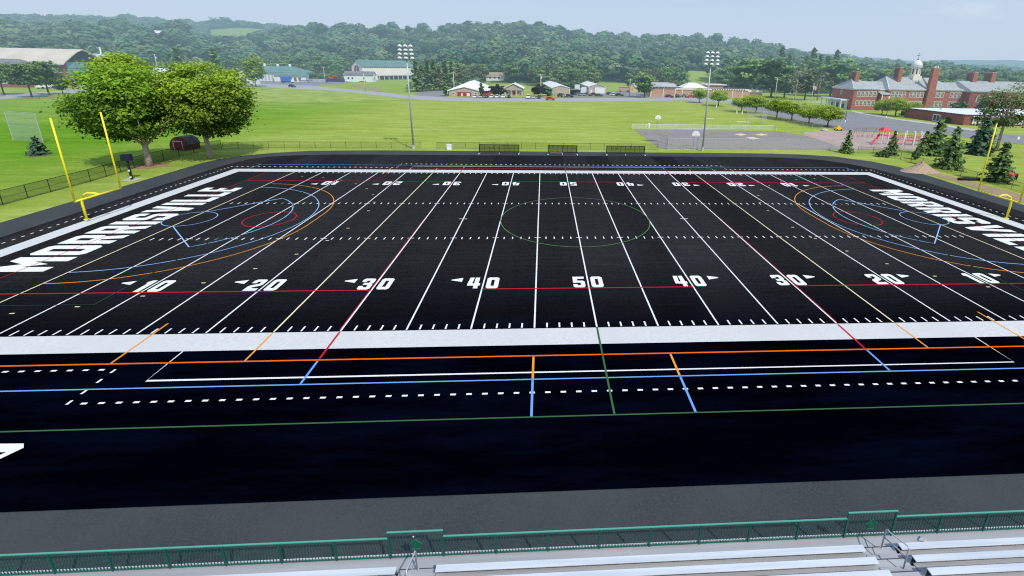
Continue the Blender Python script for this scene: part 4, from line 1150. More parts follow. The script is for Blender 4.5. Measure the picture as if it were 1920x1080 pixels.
# ------------------------------------------------------------------ fences
def fence(name, label, pts, h, step, frame, net, r=.035, mid=False, group=None):
    x0, y0 = pts[0]
    t = thing(name, label, 'fence', (x0, y0, 0), 0, group)
    L = [(p[0]-x0, p[1]-y0) for p in pts]
    rails = MB(); nets = MB()
    pr = MB().tube((0, 0, 0), (0, 0, h+.05), r, n=6).mesh('fence_post')
    first_ = True
    for a, b in zip(L[:-1], L[1:]):
        d = math.hypot(b[0]-a[0], b[1]-a[1]); n = max(1, round(d/step))
        rails.tube((*a, h), (*b, h), r*.8, n=6)
        if mid: rails.tube((*a, h*.5), (*b, h*.5), r*.5, n=5)
        rails.tube((*a, .06), (*b, .06), r*.45, n=5)
        nets.poly([(*a, .03), (*b, .03), (*b, h), (*a, h)])
        for k in range(n + (1 if b is L[-1] else 0)):
            o = link('fence_post', pr, frame, t); o.location = (a[0]+(b[0]-a[0])*k/n, a[1]+(b[1]-a[1])*k/n, 0)
    rails.build('rail', frame, t); nets.build('wire_mesh', net, t)
    return t
fence('chain_link_fence', 'black chain link fence round the left end, past the big trees', [(-71.9, -12), (-72.0, 17.5), (-73.4, 29.5), (-72.8, 40), (-70.5, 44.6)], 1.85, 3.1, M['black_metal'], M['chain_black'], .045, True)
fence('chain_link_fence', 'low black chain link fence behind the far touchline between the light poles', [(-70.3, 44.7), (-62, 46.2), (-30.6, 47.3)], 1.35, 3.05, M['black_metal'], M['chain_thin'], .035)
fence('chain_link_fence', 'low black chain link fence behind the players shelters', [(-27.2, 47.3), (21.9, 47.9)], 1.35, 3.05, M['black_metal'], M['chain_thin'], .035)
fence('chain_link_fence', 'black chain link fence round the right end below the conifers', [(67.9, 46.2), (73.4, 43.7), (72.5, 38.9), (72.5, 24), (72.8, 14.7), (72.9, -8)], 1.45, 3.0, M['black_metal'], M['chain_thin'], .035)
fence('court_fence', 'grey chain link fence along the near side of the basketball court', [(24.2, 48.2), (67.3, 49.3), (85.8, 50.4)], 2.6, 4.1, M['galv'], M['chain_grey'], .04)
fence('court_gate', 'tall grey chain link gate panel at the left corner of the court', [(22.4, 50.2), (24.1, 48.4)], 3.3, 2.5, M['galv'], M['chain_grey'], .07, True)
fence('court_fence', 'pale low fence along the far side of the basketball court', [(22.4, 81.6), (22.4, 83.0), (66.4, 83.9), (66.6, 82.0)], 1.25, 4.2, M['lamp'], M['chain_white'], .05)
fence('drive_fence', 'low grey fence between the meadow and the row of drive trees', [(68.65, 147.08), (80.61, 118.04), (80.04, 96.35), (82.06, 83.95)], 1.3, 4.5, M['galv'], M['chain_grey'], .035)
fence('roadside_fence', 'pale low fence in front of the woods beside the flagpole', [(115.60, 194.66), (128.48, 191.78), (150.03, 193.79)], 1.2, 4.5, M['lamp'], M['chain_white'], .05)
fence('lot_fence', 'pale low fence beside the left wall of the long tan building', [(50.85, 220.80), (55.95, 209.38)], 1.2, 4.0, M['lamp'], M['chain_white'], .05)
# backstop nets
def backstop(label, a, b, h, r, m, wing=None):
    t = thing('backstop', label, 'backstop', (*a, 0))
    d = (b[0]-a[0], b[1]-a[1])
    MB().tube((0, 0, 0), (0, 0, h), r, n=6).build('post', M['galv'], t)
    MB().tube((*d, 0), (*d, h), r, n=6).build('post', M['galv'], t)
    MB().tube((0, 0, h), (*d, h), r*.7, n=6).tube((0, 0, h*.5), (*d, h*.5), r*.4, n=5).build('rail', M['galv'], t)
    MB().poly([(0, 0, 0), (*d, 0), (*d, h), (0, 0, h)]).build('netting', m, t)
    if wing:
        w = (wing[0]-b[0]+d[0], wing[1]-b[1]+d[1])
        MB().tube((*w, 0), (*w, h), r, n=6).build('post', M['galv'], t)
        MB().poly([(*d, 0), (*w, 0), (*w, h), (*d, h)]).build('netting', m, t)
backstop('tall grey netting frame on the left lawn above the small spruce', (-119.9, 53.5), (-110.2, 49.9), 6.2, .075, M['net_grey'])
backstop('grey baseball backstop at the edge of the meadow near the drive trees', (66.67, 92.51), (70.68, 97.56), 4.3, .05, M['chain_grey'], (63.89, 97.63))

# ------------------------------------------------------------------ small things on the lawns and court
t = thing('speaker_post', 'black loudspeaker box on a dark post beside the left end of the track', 'loudspeaker', (-67.2, 18.8, 0), rad(8))
MB().tube((0, 0, 0), (0, 0, 3.1), .17, n=10).build('post', M['black_metal'], t)
MB().box(-.62, .62, -.38, .38, 3.0, 3.95).build('speaker_box', mat('navy_black', (.012, .018, .035), rough=.5), t, bevel=.04)
MB().box(-.12, .12, -.20, -.15, 1.35, 1.6).build('plate', M['lamp'], t); MB().box(-.12, .12, -.20, -.15, .35, .55).build('plate', M['lamp'], t)
o = MB().box(-68.3, -66.2, 18.1, 19.5, 0, .03).build('concrete_pad', M['concrete']); tag(o, kind='structure')

t = thing('garden_shed', 'small dark red barn shaped shed behind the fence under the big trees', 'shed', (-77.4, 44.2, 0), rad(-8))
prof = [(-1.9, 0), (1.9, 0), (1.9, 1.15), (1.45, 1.95), (.75, 2.45), (0, 2.6), (-.75, 2.45), (-1.45, 1.95), (-1.9, 1.15)]
MB().hull([(x, -1.4, z) for x, z in prof], [(x, 1.6, z) for x, z in prof]).build('wall', M['barn_red'], t)
rp = [(-2.0, 1.1), (-1.52, 2.02), (-.78, 2.53), (0, 2.68), (.78, 2.53), (1.52, 2.02), (2.0, 1.1)]
mb = MB()
for a, b in zip(rp[:-1], rp[1:]): mb.hull([(a[0], -1.2, a[1]), (b[0], -1.2, b[1]), (b[0], 1.75, b[1]), (a[0], 1.75, a[1])], [(a[0], -1.2, a[1]+.07), (b[0], -1.2, b[1]+.07), (b[0], 1.75, b[1]+.07), (a[0], 1.75, a[1]+.07)])
mb.build('roof', M['shingle'], t)
MB().box(-1.0, -.9, -1.46, -1.41, .1, 1.9).box(.9, 1.0, -1.46, -1.41, .1, 1.9).box(-.88, .88, -1.46, -1.41, 1.8, 1.9).build('trim', M['cream'], t)
MB().box(-.88, .88, -1.45, -1.41, .1, 1.78).build('door', M['barn_red'], t)

t = thing('utility_box', 'white box standing on the grass beside the left floodlight pole', 'box', (-24.3, 46.0, 0))
MB().box(-.5, .5, -.35, .35, 0, 1.1).build('cabinet', M['lamp'], t, bevel=.04); MB().box(-.56, .56, -.4, .4, 1.1, 1.17).build('lid', M['white_paint'], t)

def hoop(x, y, label, rz):
    t = thing('basketball_hoop', label, 'basketball hoop', (x, y, 0), rz, 'basketball hoops on the court')
    MB().path([(0, 1.2, 0), (0, 1.2, 2.5), (0, .8, 3.1), (0, .08, 3.1)], .07, 8).build('pole', M['galv'], t, True)
    pts = [(-.95, 2.85), (-.5, 2.62), (.5, 2.62), (.95, 2.85)] + [(.95*math.cos(rad(a)), 2.95+.95*math.sin(rad(a))) for a in range(0, 181, 15)]
    MB().hull([(p[0], .06, p[1]) for p in pts], [(p[0], 0, p[1]) for p in pts]).build('backboard', M['white_paint'], t)
    ring_ = MB().path([(.23*math.cos(a*.5236), -.30+.23*math.sin(a*.5236), 2.95) for a in range(13)], .02, 5).build('rim', M['bright_orange'], t)
hoop(30.6, 84.5, 'white fan shaped basketball backboard at the far side of the court', 0)
hoop(31.6, 51.5, 'white fan shaped basketball backboard near the right floodlight pole', rad(180) if False else 0)
t = thing('litter_bin', 'white litter bin with a small bench frame at the back of the court', 'bin', (28.0, 84.9, 0))
MB().lathe([(.30, 0), (.34, .2), (.34, 1.0), (.28, 1.25)], 12).build('drum', M['white_paint'], t); MB().lathe([(.2, 1.26), (.12, 1.45)], 10).build('lid', M['lamp'], t)
MB().tube((-1.2, -.2, .5), (-.5, -.2, .5), .04, n=6).tube((-1.2, -.2, 0), (-1.2, -.2, .9), .04, n=6).tube((.9, -.6, .1), (.4, -.3, .1), .05, n=6).build('stand', M['galv'], t)
for i, (p, lb) in enumerate([((73.80, 152.66), 'small white post beside the second drive tree'), ((75.06, 127.55), 'small white post beside the third drive tree'), ((74.04, 130.39), 'small white marker left of the third drive tree')]):
    t = thing('marker_post', lb, 'post', (*p, 0)); MB().lathe([(.22, 0), (.25, .5), (.18, 1.2), (.1, 1.4)], 8).build('post', M['white_paint'], t)

# sand mound, pipe and tractor at the right
rng2 = np.random.default_rng(4)
mb = MB(); nr, na = 11, 44; vv = []
for i in range(nr+1):
    f = i/nr
    for k in range(na):
        a = 6.283*k/na
        h = 1.75*(1-f)**1.25*(1+.18*math.sin(3*a+f*5)) + (.14*rng2.normal() if 0 < i < nr else 0)*(1-f)
        mb.v.append((4.0*f*math.cos(a)*(1+.12*math.sin(2*a)), 2.4*f*math.sin(a), max(h, .0) if i < nr else -.05))
for i in range(nr):
    for k in range(na):
        j = (k+1) % na; mb.f.append((i*na+k, i*na+j, (i+1)*na+j, (i+1)*na+k))
o = mb.build('sand_mound', M['gravel'], smooth=True); o.location = (67.6, 27.6, 0); tag(o, 'heap of brown sand beside the right end of the track', 'sand heap')
o = MB().path([(-1.9, 0, .28), (-.6, .05, .30), (.6, -.04, .27), (2.0, .08, .27)], [.26, .28, .27, .26], 10).build('drain_pipe', M['rubber'], smooth=True); o.location = (70.9, 20.6, 0); tag(o, 'thick black pipe lying on the dirt by the right fence', 'pipe')
t = thing('garden_tractor', 'small red tractor parked on the lawn behind the right fence', 'tractor', (79.8, 21.6, 0), rad(35), scale=1.12)
MB().hull([(-1.15, -.33, .45), (.2, -.33, .45), (.2, .33, .45), (-1.15, .33, .45)], [(-1.1, -.27, 1.0), (.2, -.30, 1.1), (.2, .30, 1.1), (-1.1, .27, 1.0)]).build('bonnet', M['tractor'], t, bevel=.05)
MB().box(.2, 1.1, -.25, .25, .40, .62).build('chassis', M['black_metal'], t)
for s in (-1, 1):
    MB().hull([(.45, s*.36-.14, .7), (1.35, s*.36-.14, .7), (1.35, s*.36+.14, .7), (.45, s*.36+.14, .7)], [(.6, s*.36-.14, 1.02), (1.2, s*.36-.14, 1.02), (1.2, s*.36+.14, 1.02), (.6, s*.36+.14, 1.02)]).build('fender', M['tractor'], t, bevel=.03)
    MB().tube((.9, s*.38, .45), (.9, s*.66, .45), .45, n=18).build('rear_wheel', M['rubber'], t)
    MB().tube((-.8, s*.36, .28), (-.8, s*.54, .28), .28, n=16).build('front_wheel', M['rubber'], t)
MB().box(.72, 1.1, -.22, .22, .95, 1.05).box(1.05, 1.14, -.22, .22, 1.05, 1.42).build('seat', M['white_paint'], t, bevel=.03)
MB().tube((.25, 0, 1.0), (.45, 0, 1.3), .03, n=6).lathe([(.17, 0), (.19, .03), (.17, .06)], 12, (.47, 0, 1.3)).build('steering_wheel', M['black_metal'], t)
MB().box(-1.9, -1.2, -.6, .6, .15, .5).build('front_bucket', M['black_metal'], t, bevel=.03)

# playground
t = thing('climbing_frame', 'red and white playground climbing frame with a red slide', 'playground', (79.9, 57.6, 0))
sl = MB(); a, b = (-.2, .2, .35), (2.2, 1.2, 2.4)
for s in (-.42, .42): sl.path([(a[0]-.6, a[1]-.3+s, .22), (a[0], a[1]+s, .45), (b[0], b[1]+s, b[2]+.2)], .09, 6)
sl.hull([(a[0]-.6, a[1]-.7, .15), (a[0]-.6, a[1]+.1, .15), (b[0], b[1]+.4, b[2]), (b[0], b[1]-.4, b[2])], [(a[0]-.6, a[1]-.7, .22), (a[0]-.6, a[1]+.1, .22), (b[0], b[1]+.4, b[2]+.07), (b[0], b[1]-.4, b[2]+.07)])
sl.build('slide', M['red_paint'], t)
MB().box(2.15, 3.85, .3, 1.9, 2.25, 2.4).build('platform', M['red_paint'], t)
MB().hull([(1.9, .1, 3.5), (4.1, .1, 3.5), (4.1, 2.1, 3.5), (1.9, 2.1, 3.5)], [(2.6, .8, 4.3), (3.4, .8, 4.3), (3.4, 1.4, 4.3), (2.6, 1.4, 4.3)]).build('canopy', M['red_paint'], t)
for px, py in ((2.2, .35), (3.8, .35), (2.2, 1.85), (3.8, 1.85)): MB().tube((px, py, 0), (px, py, 3.6), .11, n=8).build('post', M['white_paint'], t)
for i, (px, py, h) in enumerate([(5.4, .8, 2.6), (6.6, 1.3, 3.0), (8.0, .2, 3.0), (9.2, 1.3, 3.4), (10.2, -.4, 3.2), (11.0, .8, 3.4), (11.6, -1.0, 3.3), (12.4, .4, 3.5), (12.8, -.9, 3.3), (13.4, .5, 3.2)]):
    MB().tube((px, py, 0), (px, py, h), .19, n=8).tube((px, py, h), (px, py, h+.12), .19, .05, n=8).build('post', M['white_paint'], t)
rl = MB()
for px0, py0, px1, py1 in ((3.8, 1.1, 6.6, 1.2), (6.6, 1.2, 9.2, 1.2), (9.2, 1.2, 12.4, .4), (10.2, -.4, 12.8, -.9), (3.8, .5, 8.0, .2), (8.0, .2, 11.0, .2)):
    for z in (1.2, 1.9, 2.4): rl.tube((px0, py0, z), (px1, py1, z), .045, n=5)
    for k in range(8): x = px0+(px1-px0)*k/8; yv = py0+(py1-py0)*k/8; rl.tube((x, yv, 1.2), (x, yv, 2.4), .03, n=4)
rl.build('railing', M['red_paint'], t)
MB().box(8.2, 12.4, -.5, 1.0, 1.05, 1.15).build('bridge', M['red_paint'], t)
t = thing('swing_set', 'dull red swing frame behind the slide', 'swing', (82.6, 69.5, 0))
fr = MB().tube((.3, 0, 2.7), (9.2, 0, 2.7), .06, n=6)
for x in (.3, 3.2, 6.2, 9.2): fr.tube((x, 0, 2.7), (x-.1, -1.3, 0), .05, n=6).tube((x, 0, 2.7), (x+.1, 1.3, 0), .05, n=6)
fr.build('frame', mat('faded_red', (.36, .12, .13), rough=.6), t)
for x in (1.3, 2.3, 4.2, 5.2, 7.2, 8.2):
    MB().box(x-.25, x+.25, -.1, .1, .5, .55).tube((x-.22, 0, .55), (x-.22, 0, 2.7), .012, n=4).tube((x+.22, 0, .55), (x+.22, 0, 2.7), .012, n=4).build('seat', M['rubber'], t)
t = thing('toy_car', 'yellow plastic play vehicle at the edge of the playground', 'toy', (*(87.09, 83.75), 0))
MB().hull([(-1.0, -.6, .25), (1.0, -.6, .25), (1.0, .6, .25), (-1.0, .6, .25)], [(-.9, -.55, .9), (.9, -.55, .9), (.9, .55, .9), (-.9, .55, .9)]).hull([(-.6, -.5, .9), (.4, -.5, .9), (.4, .5, .9), (-.6, .5, .9)], [(-.4, -.42, 1.4), (.2, -.42, 1.4), (.2, .42, 1.4), (-.4, .42, 1.4)]).build('body', M['yellow_plastic'], t, bevel=.06)
for x in (-.65, .65):
    for s in (-1, 1): MB().tube((x, s*.5, .25), (x, s*.68, .25), .25, n=12).build('wheel', M['rubber'], t)
o = MB().lathe([(1.0, 0), (1.05, .25), (.8, .55), (.3, .7)], 14).build('stone_planter', M['concrete'], smooth=True); o.location = (*(81.77, 82.20), 0); tag(o, 'round pale stone beside the yellow play vehicle', 'stone')

# ------------------------------------------------------------------ poles and wires
def utility_pole(base, h, label, arms=1, lean=0, box=False):
    t = thing('utility_pole', label, 'utility pole', (*base, 0))
    MB().tube((0, 0, -.2), (lean, 0, h), .27, .17, 8).build('pole', M['wood_pole'], t, True)
    for k in range(arms): MB().box(lean-1.3, lean+1.3, -.07, .07, h-.5-.9*k, h-.35-.9*k).build('crossarm', M['wood_pole'], t)
    if box: MB().tube((lean+.4, 0, h-2.6), (lean+.4, 0, h-1.5), .32, n=10).build('transformer', M['lamp'], t)
    return (base[0]+lean, base[1], h-.35)
tops = {}
tops['a'] = utility_pole((-233.56, 159.66), 9.5, 'pale utility pole leaning at the left picture edge by the road', 0, -1.2)
tops['b'] = utility_pole((-248.79, 264.85), 18.5, 'utility pole with a transformer seen between the two big trees', 1, 0, True)
tops['c'] = utility_pole((-170.81, 319.53), 11.6, 'pale utility pole beside the navy containers')
tops['d'] = utility_pole((-106.83, 225.16), 10.2, 'utility pole on the grass in front of the white barn', 1)
tops['e'] = utility_pole((-54.19, 214.80), 12.4, 'utility pole behind the left slope of the white roof', 1)
tops['f'] = utility_pole((-5.58, 206.63), 12.4, 'utility pole with a crossarm between the tan house and the first shed', 1, 0, True)
tops['g'] = utility_pole((46.22, 219.80), 10.2, 'utility pole beside the yellow house', 1)
tops['h'] = utility_pole((126.07, 203.73), 12.2, 'utility pole in front of the dark trees near the drive', 1)
tops['i'] = utility_pole((-203.69, 382.66), 13.0, 'short pole rising behind the vents of the green roofed store') if False else None
def wire(a, b, label, sag=1.6):
    t = MB()
    for off in (-.9, .9):
        P = []
        for k in range(13):
            f = k/12; P.append((a[0]+(b[0]-a[0])*f, a[1]+(b[1]-a[1])*f+off*.2, a[2]+(b[2]-a[2])*f - sag*4*f*(1-f) + off*.35))
        t.path(P, .045, 4)
    o = t.build('power_line', M['wire']); tag(o, label, 'power line')
wire(tops['b'], tops['c'], 'power lines crossing the trees left of the green roofed store')
wire(tops['d'], tops['e'], 'power lines in front of the pine grove')
wire(tops['e'], tops['f'], 'power lines above the white roofs by the road')
wire(tops['f'], tops['g'], 'power lines above the two tan sheds')
wire(tops['g'], (125, 207, 11.0), 'power lines above the long tan building', 2.2)
wire(tops['c'], tops['d'], 'power lines between the container pole and the barn pole')
t = thing('flagpole', 'white flagpole with a small flag left of the school', 'flagpole', (*(130.64, 174.77), 0))
MB().tube((0, 0, 0), (0, 0, 10.6), .12, .06, 8).build('pole', M['lamp'], t, True); MB().lathe([(.02, 0), (.16, .12), (.02, .28)], 8, (0, 0, 10.6)).build('finial', M['yellow_metal'], t)
fl = MB()
for k in range(6):
    x0, x1 = .08+.25*k, .08+.25*(k+1); y0, y1 = .16*math.sin(k*1.1), .16*math.sin((k+1)*1.1)
    fl.poly([(x0, y0, 8.4-.25*k*.8), (x1, y1, 8.4-.25*(k+1)*.8), (x1, y1, 9.9-.12*(k+1)), (x0, y0, 9.9-.12*k)])
fl.build('flag', mat('flag_cloth', (.55, .20, .20), (.75, .68, .66), 1.4, local=True), t)
def lamp_post(base, h, label):
    t = thing('lamp_post', label, 'street lamp', (*base, 0), 0, 'lamp posts by the school lot')
    MB().tube((0, 0, 0), (0, 0, h), .10, .06, 8).build('pole', M['black_metal'], t); MB().tube((0, 0, 0), (0, 0, .7), .32, .28, 10).build('footing', M['lamp'], t)
    MB().lathe([(.10, 0), (.26, .15), (.28, .5), (.12, .75)], 10, (0, 0, h)).build('lantern', M['lamp_dark'], t)
lamp_post((130.96, 121.77), 5.2, 'lamp post with a pale foot on the lawn before the school')
lamp_post((103.63, 105.73), 6.2, 'dark lamp post at the edge of the school lot by the last drive tree')
lamp_post((119.88, 66.07), 5.6, 'lamp post on the right lawn behind the tall pine') if False else None
t = thing('sign_post', 'thin pole with a small pale sign on the right lawn', 'sign', (*(117.70, 56.74), 0)); MB().tube((0, 0, 0), (0, 0, 2.6), .05, n=6).build('pole', M['galv'], t); MB().box(-.3, .3, -.08, -.05, 1.9, 2.6).build('sign_plate', M['lamp'], t)
# ------------------------------------------------------------------ buildings
def window(parent, x, y, z0, z1, w, face='-y', fr='cream', pane='pane', name='window', bars=True):
    """window with its frame set 4 cm proud of the wall and a pane in it"""
    f = MB(); d = .05; h = z1-z0; b = .16
    f.box(-w/2, -w/2+b, -d, d, 0, h).box(w/2-b, w/2, -d, d, 0, h).box(-w/2+b, w/2-b, -d, d, 0, b).box(-w/2+b, w/2-b, -d, d, h-b, h)
    if bars: f.box(-w/2+b, w/2-b, -d*.8, d*.8, h*.5-.05, h*.5+.05).box(-.04, .04, -d*.7, d*.7, h*.5+.05, h-b).box(-.04, .04, -d*.7, d*.7, b, h*.5-.05)
    o = f.build(name, M[fr], parent)
    o.location = (x, y, z0); o.rotation_euler = (0, 0, {'-y': 0, '-x': -math.pi/2, 'x': math.pi/2}[face])
    p = MB().box(-w/2+b, w/2-b, -.012, .012, b, h-b).build('pane', M[pane], o)
    return o
def win_copy(src, parent, x, y, z):
    o = src.copy(); COL.objects.link(o); o.parent = parent; o.location = (x, y, z)
    for c in KIDS[src.name]:
        k = c.copy(); COL.objects.link(k); k.parent = o
    return o
def gable(mb, x0, x1, y0, y1, ze, zr, ov=.4, th=.18, axis='y'):
    """two roof slabs; ridge along y (or x)"""
    if axis == 'y':
        xm = (x0+x1)/2; s = (zr-ze)/(xm-x0)
        for a, b in (((x0-ov, ze-ov*s), (xm, zr)), ((xm, zr), (x1+ov, ze-ov*s))):
            mb.hull([(a[0], y0-ov, a[1]), (b[0], y0-ov, b[1]), (b[0], y1+ov, b[1]), (a[0], y1+ov, a[1])], [(a[0], y0-ov, a[1]+th), (b[0], y0-ov, b[1]+th), (b[0], y1+ov, b[1]+th), (a[0], y1+ov, a[1]+th)])
    else:
        ym = (y0+y1)/2; s = (zr-ze)/(ym-y0)
        for a, b in (((y0-ov, ze-ov*s), (ym, zr)), ((ym, zr), (y1+ov, ze-ov*s))):
            mb.hull([(x0-ov, a[0], a[1]), (x1+ov, a[0], a[1]), (x1+ov, b[0], b[1]), (x0-ov, b[0], b[1])], [(x0-ov, a[0], a[1]+th), (x1+ov, a[0], a[1]+th), (x1+ov, b[0], b[1]+th), (x0-ov, b[0], b[1]+th)])
    return mb
def gable_walls(mb, x0, x1, y0, y1, ze, zr, axis='y', z0=0):
    if axis == 'y':
        xm = (x0+x1)/2; p = [(x0, z0), (x1, z0), (x1, ze), (xm, zr), (x0, ze)]
        return mb.hull([(x, y0, z) for x, z in p], [(x, y1, z) for x, z in p])
    ym = (y0+y1)/2; p = [(y0, z0), (y1, z0), (y1, ze), (ym, zr), (y0, ze)]
    return mb.hull([(x0, y, z) for y, z in p], [(x1, y, z) for y, z in p])
def hip(mb, x0, x1, y0, y1, ze, zr, rx0, rx1, ov=.5):
    ym = (y0+y1)/2
    A = [(x0-ov, y0-ov, ze), (x1+ov, y0-ov, ze), (x1+ov, y1+ov, ze), (x0-ov, y1+ov, ze)]
    R = [(rx0, ym, zr), (rx1, ym, zr)]
    n = len(mb.v); mb.v += A+R
    mb.f += [(n, n+1, n+5, n+4), (n+1, n+2, n+5), (n+2, n+3, n+4, n+5), (n+3, n, n+4), (n+3, n+2, n+1, n)]
    return mb

# --- the brick school
S = thing('school', 'long red brick school with grey slate roofs, chimneys and a white cupola', 'school', (0, 0, 0))
br, cr = M['brick'], M['cream']
MB().box(137.8, 149.6, 154, 170, 0, 9.0).build('left_wing', br, S)
MB().box(149.6, 154.6, 155.6, 168, 0, 8.99).build('wing_link', br, S)
MB().box(154.6, 171.9, 154, 171, 0, 9.01).build('main_block', br, S)
MB().box(171.9, 175.2, 156.2, 169, 0, 9.02).build('recess', M['brick_dark'], S)  # darker brick carries the shade of the recess in its colour
MB().box(175.2, 190.9, 154, 170.5, 0, 9.03).build('right_wing', br, S)
MB().box(190.9, 238, 150.4, 173, 0, 8.98).build('auditorium', M['brick_dark'], S)
c = MB()
c.box(137.5, 149.9, 153.7, 170.3, 9.04, 9.5).box(149.9, 154.3, 155.3, 168.3, 9.05, 9.45).box(154.3, 172.2, 153.7, 171.3, 9.06, 9.55)
c.box(172.2, 174.9, 155.9, 169.3, 9.07, 9.5).box(174.9, 191.2, 153.7, 170.8, 9.08, 9.58).box(191.2, 238.3, 150.1, 173.3, 9.03, 9.48)
c.build('cornice', cr, S)
r_ = MB()
hip(r_, 137.6, 149.8, 153.8, 170.2, 9.52, 13.7, 141.0, 143.5)
hip(r_, 142.0, 158.0, 156.6, 167.4, 9.60, 12.8, 143.6, 157)
hip(r_, 154.4, 172.1, 153.8, 171.2, 9.57, 15.1, 158.0, 172.0, .55)
hip(r_, 168.0, 178.0, 155.9, 169.2, 9.62, 14.6, 168.1, 177.9)
hip(r_, 175.0, 191.0, 153.8, 170.7, 9.60, 14.9, 176.5, 179.5)
hip(r_, 177.0, 193.0, 156.6, 167.6, 9.64, 12.9, 178, 192.9)
hip(r_, 191.3, 238.2, 150.2, 173.2, 9.51, 13.8, 193.5, 238.0)
r_.build('roof', M['slate'], S)
rc = MB()
for a, b in (((137.2, 153.4, 9.55), (141.0, 162.0, 13.75)), ((154.0, 153.4, 9.6), (158.0, 162.5, 15.15)), ((149.5, 153.5, 9.6), (143.5, 162, 13.75))): rc.tube(a, b, .14, n=5)
rc.build('ridge_trim', M['lamp'], S)
def chimney(x0, x1, y0, y1, z0, z1, vents=True):
    o = MB().box(x0, x1, y0, y1, z0, z1).build('chimney', br, S)
    MB().box(x0-.15, x1+.15, y0-.15, y1+.15, z1, z1+.22).build('cap', M['concrete'], o)
    if vents:
        v = MB()
        for k in (.22, .56):
            yv = y0+(y1-y0)*k
            v.box(x0-.03, x0+.2, yv, yv+(y1-y0)*.24, z0+(z1-z0)*.25, z0+(z1-z0)*.88)
            xv = x0+(x1-x0)*(k-.10)
        v.build('louvre', M['lamp_dark'], o)
chimney(141.2, 142.9, 159.6, 163.2, 12.0, 16.9)
chimney(161.2, 162.9, 158.6, 162.2, 13.0, 19.2)
chimney(199.8, 201.8, 160.2, 164.6, 12.3, 17.7)
chimney(209.0, 211.0, 160.2, 164.6, 12.3, 17.7)
o = MB().hull([(172.3, 152.6, 0), (176.0, 152.6, 0), (176.0, 154.6, 0), (172.3, 154.6, 0)], [(173.0, 152.9, 19.2), (175.8, 152.9, 19.2), (175.8, 154.5, 19.2), (173.0, 154.5, 19.2)]).build('stack', br, S)
MB().box(172.8, 176.0, 152.7, 154.7, 19.2, 19.55).build('cap', M['concrete'], o)
MB().lathe([(.28, 0), (.22, .8)], 8, (174.0, 153.6, 19.55)).build('chimney_pot', M['cream'], o); MB().lathe([(.28, 0), (.22, .8)], 8, (175.2, 153.6, 19.55)).build('chimney_pot', M['cream'], o)
# cupola
cu = MB().box(169.6, 173.8, 159.9, 164.1, 13.6, 15.6).lathe([(2.15, 15.6), (1.95, 19.4)], 8, (171.7, 162, 0)).build('cupola', M['cream'], S)
MB().lathe([(2.5, 19.4), (2.65, 19.7), (2.3, 19.75)], 16, (171.7, 162, 0)).lathe([(2.4, 20.0), (2.5, 20.2), (2.2, 20.25)], 16, (171.7, 162, 0)).lathe([(2.2, 19.75), (2.2, 20.0)], 16, (171.7, 162, 0)).build('cornice_ring', M['white_siding'], cu)
MB().lathe([(2.3, 20.25), (2.2, 20.9), (1.8, 21.8), (1.0, 22.5), (.3, 22.8)], 16, (171.7, 162, 0)).build('dome', M['white_siding'], cu, True)
MB().tube((171.7, 162, 22.6), (171.7, 162, 26.0), .06, n=6).box(170.9, 172.4, 161.97, 162.03, 24.8, 25.0).lathe([(.02, 22.55), (.35, 22.9), (.1, 23.4)], 8, (171.7, 162, 0)).build('weather_vane', M['black_metal'], cu)
for k in range(8):
    a = rad(22.5+45*k); ca, sa = math.cos(a), math.sin(a)
    o = MB().hull([(-.30, -.05, 16.5), (.30, -.05, 16.5), (.30, .06, 16.5), (-.30, .06, 16.5)], [(-.25, -.05, 18.8), (.25, -.05, 18.8), (.25, .06, 18.8), (-.25, .06, 18.8)]).build('opening', M['lamp_dark'], cu)
    o.location = (171.7+1.90*ca, 162+1.90*sa, 0); o.rotation_euler = (0, 0, a+math.pi/2)
# windows
w0 = window(S, 140.3, 153.98, 6.05, 8.6, 1.6)
for x in (142.2, 144.1, 146.0, 147.9): win_copy(w0, S, x, 153.98, 6.05)
for x in (140.3, 142.2, 144.1, 146.0, 147.9): win_copy(w0, S, x, 153.98, 1.9)
for x in (156.6, 158.4, 160.2, 162.0, 165.4, 167.2, 169.0, 170.8):
    win_copy(w0, S, x, 153.97, 6.1); win_copy(w0, S, x, 153.97, 1.9)
for x in (176.9, 178.8, 180.7, 185.2, 187.1, 189.0):
    win_copy(w0, S, x, 153.96, 6.15); win_copy(w0, S, x, 153.96, 1.9)
window(S, 137.78, 163.0, 6.6, 8.5, 1.3, '-x', bars=False)
window(S, 153.2, 155.58, 6.3, 8.0, .9, bars=False)
b = MB().box(150.4, 154.5, 152.4, 155.55, 0, 7.2).build('entrance_bay', br, S)
MB().poly([(150.0, 152.0, 7.25), (154.55, 152.0, 7.25), (154.55, 155.6, 8.6), (150.0, 155.6, 8.6)]).poly([(150.0, 155.6, 7.24), (154.55, 155.6, 7.24), (154.55, 152.0, 7.24), (150.0, 152.0, 7.24)]).build('bay_roof', M['slate'], S)
MB().box(150.35, 150.75, 152.2, 152.39, 4.6, 7.0).box(153.6, 154.3, 152.25, 152.39, 5.2, 6.6).build('bay_trim', cr, S)
